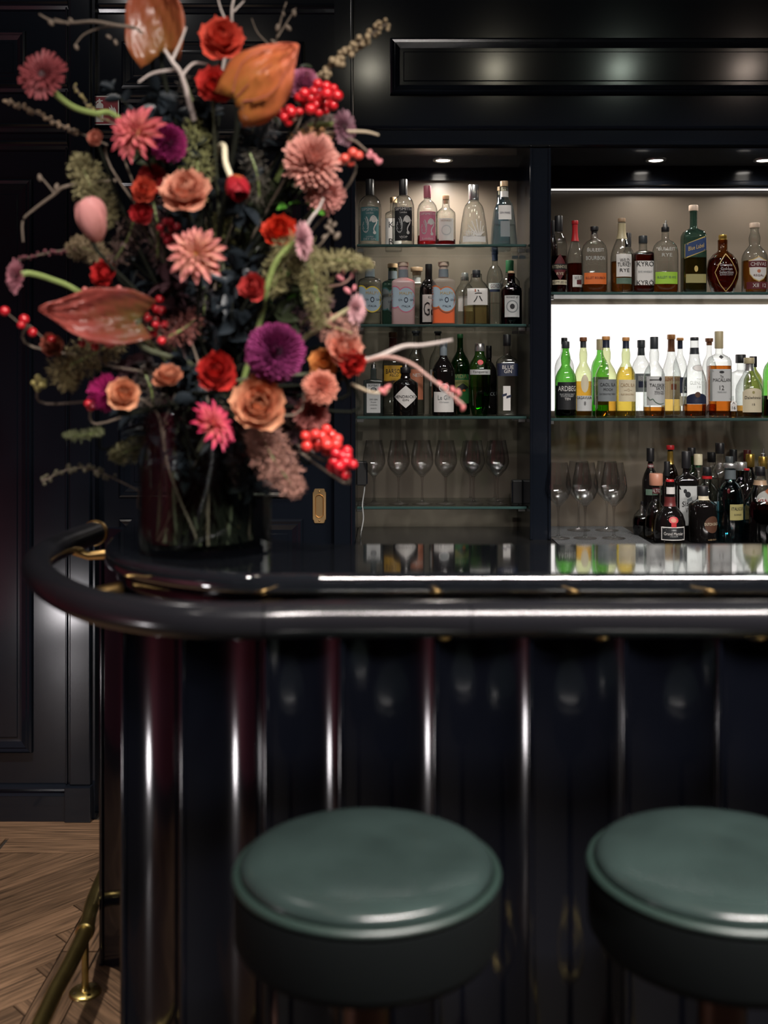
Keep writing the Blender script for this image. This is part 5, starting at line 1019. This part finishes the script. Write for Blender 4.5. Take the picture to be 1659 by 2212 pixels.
plume([(360, 920, 0), (310, 960, 0), (245, 985, 0)], 1.92, 70, (.13, .12, .05), 'drab', 'drab olive plume low at left above the arm rail', 420)
plume([(220, 930, 0), (180, 940, 0), (140, 940, 0)], 1.92, 26, (.12, .13, .06), 'drab2', 'thin olive tip pointing left below the magenta bloom', 160)
plume([(560, 930, 0), (590, 990, 0), (640, 1060, -.01)], 1.78, 105, (.26, .125, .095), 'dusty', 'dusty pink feathery plume hanging low at right near the brass pull', 980, .013)
plume([(230, 560, 0), (180, 535, 0), (160, 540, 0)], 1.93, 60, (.22, .16, .09), 'beige', 'beige fluffy plume under the pink tulip bud', 420)
plume([(640, 300, 0), (690, 265, 0), (720, 262, 0)], 1.90, 34, (.20, .15, .13), 'greyplume', 'grey mauve plume under the red berry cluster', 260)
# anthuriums
anthurium((350, 112), (318, -85), 150, 1.90, (-.2, -1, -.15), (.17, .075, .018), (.34, .08, .05), 'rust', 'large rust and green waxy spathe at the very top of the bouquet', (.24, .06, .025), .5, False)
anthurium((508, 214), (642, 96), 168, 1.76, (.22, 1, .18), (.24, .10, .02), (.52, .14, .09), 'apricot', 'large apricot orange waxy spathe with dark veins near the top right', (.40, .105, .035), .5, False)
anthurium((300, 690), (86, 668), 135, 1.78, (.1, -1, .10), (.06, .040, .010), (.32, .07, .055), 'redspathe', 'large pointed red spathe with ochre base at the left', (.15, .028, .022), .45, False)
# gerberas with their bent stems
gerbera(93, 163, 52, 1.80, (-.1, -1, .1), (.07, .010, .014), (.24, .05, .055), 'burgundy', 'burgundy gerbera on a green stem at upper left', path=[at(97, 170, 1.81), at(120, 203, 1.83), at(160, 232, 1.86), at(205, 245, 1.89), at(260, 258, 1.93), at(420, 420, 1.97), NECK, Vector((VX - .04, VY, BT + .03))])
gerbera(35, 597, 36, 1.84, (-.75, -.8, 0), (.20, .05, .08), (.50, .20, .24), 'mauve', 'small mauve pink gerbera at far left on a pale green stem', path=[at(38, 597, 1.845), at(62, 590, 1.86), at(110, 603, 1.89), at(170, 630, 1.92), at(300, 720, 1.96), NECK, Vector((VX - .06, VY + .02, BT + .03))])
gerbera(652, 520, 42, 1.76, (.9, -.35, .0), (.30, .12, .16), (.58, .32, .34), 'lilac', 'lilac gerbera seen from the side on an arching green stem', path=[at(640, 520, 1.76), at(622, 535, 1.77), at(592, 575, 1.78), at(572, 640, 1.80), at(560, 700, 1.85), at(500, 900, 1.91), NECK + Vector((.03, 0, 0)), Vector((VX + .05, VY, BT + .03))])
gerbera(768, 668, 34, 1.82, (.85, -.5, -.1), (.40, .20, .22), (.62, .36, .38), 'paleblush', 'pale blush gerbera side on at right on a pale stem', path=[at(762, 665, 1.82), at(742, 676, 1.83), at(695, 705, 1.85), at(640, 750, 1.88), at(540, 900, 1.93), NECK + Vector((.05, 0, 0)), Vector((VX + .06, VY + .04, BT + .03))], sm=mat('pale_stem', (.45, .42, .24), .5))
gerbera(742, 276, 38, 1.86, (.8, -.6, .0), (.07, .02, .035), (.22, .10, .13), 'darkplum', 'dark plum gerbera side on at upper right beside beige twigs', path=[at(740, 276, 1.865), at(700, 270, 1.88), at(640, 300, 1.92), at(560, 500, 1.97), NECK + Vector((.02, 0, 0)), Vector((VX + .02, VY + .06, BT + .03))])
# dahlias and chrysanthemums
dahlia(425, 550, 62, 1.74, (.05, -1, .12), (.66, .42, .22), (.58, .20, .21), 'salmon', 'open salmon pink dahlia with yellow centre in the middle of the bouquet', (.70, .42, .06))
dahlia(297, 290, 62, 1.78, (-.25, -1, .25), (.60, .26, .18), (.56, .09, .13), 'rosepink', 'rose pink dahlia left of the magenta one near the red sign', (.55, .25, .12), wide=.26)
pompon(362, 310, 42, 1.80, (.2, -1, .1), (.10, .005, .05), (.27, .02, .11), 'magenta', 'deep magenta dahlia tucked behind the rose pink one')
pompon(595, 762, 66, 1.72, (0, -1, .1), (.075, .005, .045), (.25, .035, .135), 'purple', 'large purple ball chrysanthemum right of centre', n=230, long=.45)
pompon(655, 186, 38, 1.86, (.3, -.8, .5), (.16, .02, .10), (.46, .16, .24), 'orchid', 'orchid pink pompon behind the large apricot spathe')
pompon(672, 352, 64, 1.82, (.3, -1, .3), (.44, .15, .11), (.66, .33, .28), 'peachmum', 'large peach chrysanthemum at upper right', n=140, long=.75)
pompon(700, 420, 46, 1.85, (.5, -.9, -.3), (.40, .15, .12), (.58, .26, .23), 'peachmum2', 'dusty peach chrysanthemum hanging below the large peach one', n=120, long=.7)
pompon(692, 838, 40, 1.78, (.1, -1, .2), (.50, .14, .09), (.68, .30, .22), 'pinkmum', 'salmon pink chrysanthemum under the orange bloom at right', n=110, long=.7)
pompon(672, 895, 40, 1.82, (.1, -1, -.3), (.22, .05, .05), (.44, .15, .13), 'duskmum', 'dusky pink chrysanthemum hanging under the salmon one', n=110, long=.7)
dahlia(458, 920, 58, 1.72, (.75, -.45, .45), (.62, .24, .16), (.52, .015, .11), 'hotpink', 'hot pink dahlia seen from the side low in the bouquet', (.5, .1, .05), wide=.22)
pompon(232, 848, 42, 1.80, (-.8, -.6, .1), (.16, .005, .055), (.36, .015, .12), 'fuchsia', 'fuchsia dahlia side on at lower left behind the orange bud', long=.7)
pompon(330, 388, 34, 1.84, (0, -1, .2), (.17, .008, .012), (.40, .03, .03), 'wine', 'small wine red pompon left of the peach rose', n=110)
# roses and ranunculus
pe = ((.44, .12, .07), (.68, .32, .22))
rose(400, 408, 56, 1.75, (.0, -.9, .55), *pe, 'peach', 'peach garden rose in the upper middle')
rose(560, 872, 66, 1.72, (.1, -1, .25), (.44, .10, .05), (.68, .33, .19), 'apricot', 'large apricot garden rose at the bottom of the bouquet')
rose(363, 812, 36, 1.78, (0, -.6, .8), (.34, .10, .05), (.56, .22, .13), 'dullpeach', 'small cupped peach rose left of the red ranunculus')
rose(268, 850, 38, 1.77, (.3, -1, .3), (.50, .14, .05), (.70, .34, .20), 'orangebud', 'orange half open rose beside the fuchsia dahlia')
rose(480, 80, 52, 1.80, (.25, -1, .3), (.52, .05, .03), (.58, .075, .045), 'vermilion', 'vermilion double bloom at the top centre', 'ranunculus')
rose(463, 182, 42, 1.80, (.2, -1, .15), (.48, .02, .02), (.56, .045, .035), 'scarlet', 'scarlet double bloom left of the large apricot spathe', 'ranunculus')
rose(466, 800, 48, 1.73, (.1, -1, .3), (.28, .006, .008), (.50, .028, .022), 'crimson', 'crimson ranunculus in the lower middle', 'ranunculus', ruffle=.06)
rose(603, 495, 40, 1.82, (0, -1, .4), (.42, .012, .008), (.55, .035, .012), 'fire', 'fire red ranunculus left of the lilac gerbera', 'ranunculus', ruffle=.07)
rose(545, 618, 34, 1.77, (-.3, -1, .1), (.26, .008, .012), (.48, .05, .045), 'ruby', 'ruby ranunculus right of the open pink dahlia', 'ranunculus')
rose(222, 592, 32, 1.84, (-.4, -1, .1), (.30, .008, .012), (.46, .02, .02), 'cherry', 'cherry red bloom above the left spathe', 'ranunculus', ruffle=.08)
rose(745, 752, 46, 1.80, (.4, -1, .4), (.50, .11, .06), (.68, .31, .23), 'coralrose', 'coral and pink rose at right beside the gin shelves')
rose(762, 785, 32, 1.79, (.3, -1, -.2), (.26, .008, .008), (.44, .02, .016), 'deepred', 'deep red bloom under the coral rose at right', 'ranunculus')
rose(700, 782, 36, 1.82, (-.1, -1, .2), (.50, .16, .03), (.64, .26, .08), 'tangerine', 'tangerine rose left of the coral rose')
rose(310, 408, 30, 1.81, (0, -1, .2), (.44, .05, .02), (.52, .07, .04), 'ember', 'small ember red bloom under the rose pink dahlia', 'ranunculus', ruffle=.08)
rose(305, 460, 26, 1.83, (0, -1, -.1), (.28, .01, .015), (.42, .02, .025), 'garnet', 'small garnet bloom above the open salmon dahlia', 'ranunculus', ruffle=.08)
rose(110, 745, 30, 1.86, (-.4, -1, -.2), (.18, .04, .02), (.33, .09, .06), 'russet', 'russet round bloom under the tip of the left spathe')
rose(205, 298, 20, 1.84, (-.2, -1, .1), (.34, .10, .06), (.50, .18, .13), 'bud', 'small peach bud below the red wall sign')
# tulips
tulip(200, 478, 46, 1.82, (-.18, -.35, 1), (.34, .12, .09), (.58, .25, .24), 'pinktulip', 'pink tulip bud at left above the beige plume', mid=(.56, .24, .22))
tulip(512, 402, 36, 1.78, (.25, -.75, -.75), (.46, .20, .04), (.30, .008, .018), 'redtulip', 'drooping crimson tulip on a bent cream stem', path=[at(500, 385, 1.79), at(487, 350, 1.80), at(484, 315, 1.82), at(470, 330, 1.88), at(450, 460, 1.94), NECK + Vector((-.02, .02, 0)), Vector((VX, VY, BT + .03))], sm=mat('cream_stem', (.60, .54, .38), .5), mid=(.34, .012, .02))
# berries
red = (.50, .012, .018)
def scatter(cx_, cy_, sx, sy, n):
    out = []
    for k in range(n): a = k * 2.399; q = math.sqrt((k + .5) / n); out.append((cx_ + sx * q * math.cos(a) + rnd.uniform(-4, 4), cy_ + sy * q * math.sin(a) + rnd.uniform(-4, 4)))
    return out
berries(scatter(690, 212, 45, 32, 20) + scatter(625, 245, 24, 16, 7), 1.82, 11, red, 'red', 'large cluster of red berries right of the apricot spathe')
berries([(745, 342), (762, 330), (775, 336), (757, 352), (735, 350)], 1.86, 10, (.55, .07, .05), 'coral', 'small coral berries right of the large peach chrysanthemum')
berries([(10, 672), (52, 690), (70, 718), (46, 702), (112, 735)], 1.86, 10, (.40, .010, .016), 'red2', 'few single red berries at the far left edge')
berries(scatter(338, 690, 26, 48, 13), 1.84, 9, (.44, .014, .022), 'red3', 'red berry sprig right of the left spathe')
berries(scatter(692, 952, 42, 26, 14), 1.78, 12, (.56, .035, .03), 'coral2', 'coral red berries low at right')
berries(scatter(738, 998, 26, 28, 12), 1.77, 12, (.46, .012, .02), 'red4', 'hanging bunch of red berries lowest at right')
berries(scatter(232, 635, 60, 14, 14), 1.82, 6, (.34, .09, .08), 'dustyred', 'tiny dusty red berries along the top of the left spathe')
berries(scatter(220, 740, 60, 10, 8), 1.84, 8, (.46, .03, .03), 'red5', 'small red berries below the left spathe')
berries(scatter(365, 498, 22, 26, 8), 1.83, 9, (.30, .008, .02), 'darkred', 'dark red berries left of the open salmon dahlia')
berries(scatter(85, 830, 16, 12, 8), 1.90, 7, (.24, .20, .07), 'olive', 'olive green seed berries hanging at lower left')
berries([(205, 868), (196, 880), (190, 872)], 1.88, 9, (.40, .01, .02), 'red6', 'three red berries left of the fuchsia dahlia')
# seed spikes
spike([(640, 220, .06), (700, 160, .02), (770, 98, 0), (835, 52, -.02)], 1.88, 30, (.22, .16, .09), 'tan', 'tan seed spike pointing to the upper right against the black header', 54)
spike([(230, 312, .04), (150, 278, .02), (80, 245, 0), (12, 216, 0)], 1.90, 17, (.18, .12, .075), 'brown', 'thin brown seed spike pointing to the upper left', 46)
spike([(260, 520, .05), (180, 535, .02), (110, 545, 0), (40, 562, 0)], 1.92, 16, (.10, .022, .03), 'maroon', 'thin maroon seed spike pointing left above the mauve gerbera', 40)
spike([(250, 270, .04), (200, 240, .02), (160, 185, 0)], 1.93, 15, (.20, .16, .06), 'ochre', 'short ochre seed spike beside the burgundy gerbera stem', 24)
spike([(300, 1060, .04), (180, 1010, .02), (90, 1040, 0)], 1.97, 22, (.07, .06, .035), 'drab', 'drab brown seed spike drooping low at left above the rail end', 30)
# twigs
twig([[(330, 120, .03), (300, 68, 0), (255, 55, -.01), (200, 44, -.01), (150, 52, 0), (110, 48, 0), (85, 32, 0)], [(255, 55, 0), (215, 62, 0), (180, 78, .01), (162, 98, .01)], [(150, 52, 0), (120, 38, 0)]], 1.90, .0042, STEMW, 'brown forked twig reaching left at the top of the bouquet', [(153, 44), (165, 102), (235, 80), (250, 92), (110, 50)])
twig([[(250, 390, .04), (150, 400, 0), (118, 418, 0), (70, 455, 0), (50, 480, 0), (48, 520, 0)], [(118, 418, 0), (95, 392, 0), (85, 382, 0)]], 1.90, .0034, STEMW, 'hooked brown twig drooping at left of the olive plume', [(86, 384), (122, 404)])
twig([[(420, 260, .03), (392, 165, 0), (372, 130, -.01), (352, 110, -.01)], [(372, 130, 0), (390, 90, 0), (402, 60, 0)], [(392, 165, 0), (420, 140, 0), (445, 138, 0)], [(385, 150, 0), (330, 160, .01), (300, 180, .01)]], 1.82, .0052, STEMP, 'whitish forked twig below the topmost rust spathe')
twig([[(470, 200, .05), (495, 60, .01), (505, 15, 0), (512, -20, 0)], [(495, 60, 0), (478, 20, 0), (470, -15, 0)], [(505, 25, 0), (530, 0, 0)]], 1.92, .0036, STEMP, 'pale twig leaving the top of the picture beside the vermilion bloom')
twig([[(560, 260, .05), (590, 120, .02), (610, 40, 0), (622, 5, 0)], [(600, 80, 0), (640, 20, 0)], [(596, 110, 0), (560, 70, .01), (545, 40, .01)]], 2.00, .0030, STEMW, 'brown budded twig behind the apricot spathe', [(612, 30), (600, 60), (622, 60), (590, 90), (635, 28)])
twig([[(720, 780, .03), (800, 775, 0), (870, 752, -.01), (915, 742, -.02), (975, 735, -.03)]], 1.80, .0052, STEMP, 'pale bare twig crossing in front of the third gin shelf')
twig([[(740, 800, .03), (820, 770, 0), (880, 785, -.01), (930, 812, -.02), (965, 842, -.02), (1000, 878, -.02)]], 1.79, .0040, mat('rosy_twig', (.30, .17, .14), .6), 'drooping twig with rosy buds in front of the dark gin bottle', [(950, 830), (962, 838), (970, 850), (985, 862), (992, 870), (1000, 880), (978, 842), (990, 848)], mat('rosy_bud', (.42, .12, .12), .5))
twig([[(690, 290, .03), (740, 285, 0), (790, 288, 0), (818, 292, 0)]], 1.86, .0042, mat('beige_twig', (.36, .29, .20), .6), 'short beige twig tip beside the dark plum gerbera')
twig([[(690, 300, .03), (755, 300, 0), (785, 325, 0), (815, 345, 0)]], 1.86, .0030, STEMW, 'thin twig with pink buds pointing to the niche light', [(800, 332), (808, 338), (814, 346), (820, 350), (796, 338)], mat('pink_bud', (.44, .14, .16), .5))
twig([[(640, 540, .03), (668, 480, 0), (690, 450, 0), (700, 425, 0)]], 1.82, .0036, STEMP, 'short pale twig under the dusty peach chrysanthemum')
twig([[(700, 620, .03), (745, 615, 0), (768, 590, 0), (775, 570, 0)]], 1.86, .0022, mat('rosy_twig', (.30, .17, .14), .6), 'thin rosy budded twig next to the yellow ringed bottle', [(760, 595), (770, 580), (776, 568), (735, 600), (742, 585), (750, 628), (765, 622)], mat('pink_bud', (.44, .14, .16), .5))
twig([[(660, 560, .03), (690, 530, 0), (712, 500, 0), (722, 480, 0)]], 1.86, .0022, STEMW, 'thin brown budded twig left of the top gin shelf', [(708, 492), (716, 500), (722, 486), (700, 512), (728, 510), (712, 480)])
twig([[(760, 830, .03), (800, 848, 0), (830, 845, 0), (838, 838, 0)]], 1.80, .0030, mat('beige_twig', (.36, .29, .20), .6), 'short twig with pink tip in front of the pale blue bottle', [(826, 845), (834, 840), (838, 836)], mat('rosy_bud', (.42, .12, .12), .5))
twig([[(360, 1010, .02), (340, 900, 0), (300, 860, 0)]], 1.84, .0034, STEMW, 'grey brown branch running down at left into the vase')
twig([[(470, 880, .02), (640, 900, 0), (655, 830, 0)]], 1.78, .0030, STEMW, 'grey branch passing right of the large apricot rose')

# heathery brown and wine filler between the blooms
for i, (x0, y0, x1, y1, Y, c, l) in enumerate([
    (430, 300, 400, 170, 1.88, (.05, .04, .03), 'brown heather sprig above the peach rose'), (540, 330, 580, 230, 1.88, (.06, .045, .04), 'grey brown heather sprig under the apricot spathe'),
    (560, 430, 540, 330, 1.84, (.05, .042, .03), 'brown heather sprig right of the drooping crimson tulip'), (340, 560, 330, 430, 1.86, (.07, .03, .03), 'wine brown heather sprig left of the open salmon dahlia'),
    (250, 560, 290, 470, 1.88, (.09, .05, .04), 'rusty heather sprig beside the pink tulip bud'), (430, 720, 440, 620, 1.86, (.035, .025, .03), 'dark heather sprig under the open salmon dahlia'),
    (380, 760, 310, 700, 1.85, (.09, .04, .035), 'russet heather sprig under the red berry sprig'), (650, 700, 700, 640, 1.84, (.10, .05, .05), 'rosy heather sprig left of the pale blush gerbera'),
    (660, 960, 620, 920, 1.85, (.07, .04, .03), 'brown heather sprig under the large apricot rose'), (330, 880, 310, 800, 1.86, (.06, .045, .035), 'brown heather sprig right of the orange rose'),
    (400, 1000, 350, 900, 1.88, (.035, .03, .025), 'dark brown heather sprig hanging above the vase'), (540, 1000, 520, 930, 1.86, (.04, .032, .026), 'dark brown heather sprig right of the hot pink dahlia'),
    (690, 700, 760, 720, 1.80, (.36, .17, .13), 'pale pink heather sprig above the coral rose'), (640, 300, 700, 320, 1.83, (.30, .14, .05), 'orange brown sprig above the large peach chrysanthemum'), (420, 690, 360, 730, 1.82, (.20, .06, .05), 'dull red sprig right of the red berry sprig')]):
    plume([(x0, y0, .02), ((x0 + x1) / 2 + 6, (y0 + y1) / 2, 0), (x1, y1, 0)], Y, 75, c, 'heather%d' % i, l, 150, .013, 'heather_sprig', 'heather sprigs')

# more dark leaves in the heart of the bouquet
for p0, p1, Y, c, k, l in [
    ((450, 640), (390, 480), 1.86, dk, 'ink', 'dark leaf branch directly behind the open salmon dahlia'), ((520, 470), (560, 300), 1.86, dk, 'ink', 'dark leaf branch between drooping tulip and large peach chrysanthemum'),
    ((460, 760), (500, 640), 1.85, dk, 'ink', 'dark leaf branch above the crimson ranunculus'), ((380, 700), (360, 580), 1.86, pu, 'plum', 'plum dark leaf branch left of the ruby ranunculus'),
    ((420, 880), (390, 780), 1.83, dk, 'ink', 'dark leaf branch left of the crimson ranunculus'), ((330, 950), (300, 880), 1.86, dk, 'ink', 'dark leaf branch under the orange half open rose'),
    ((600, 980), (640, 900), 1.84, pu, 'plum', 'plum dark leaf branch under the dusky chrysanthemum'), ((500, 700), (540, 560), 1.84, dk, 'ink', 'dark leaf branch beside the bent gerbera stem'),
    ((400, 330), (440, 240), 1.86, dk, 'ink', 'dark leaf branch under the scarlet double bloom'), ((610, 680), (640, 760), 1.86, dg, 'moss', 'deep green leaf branch right of the purple ball'),
    ((430, 1030), (400, 940), 1.86, dk, 'ink', 'dark leaf branch left of the hot pink dahlia above the vase'), ((540, 1050), (560, 960), 1.86, dk, 'ink', 'dark leaf branch behind the dusty pink plume')]:
    leafbranch(p0, p1, Y, .02, 30, .050, c, k, l)
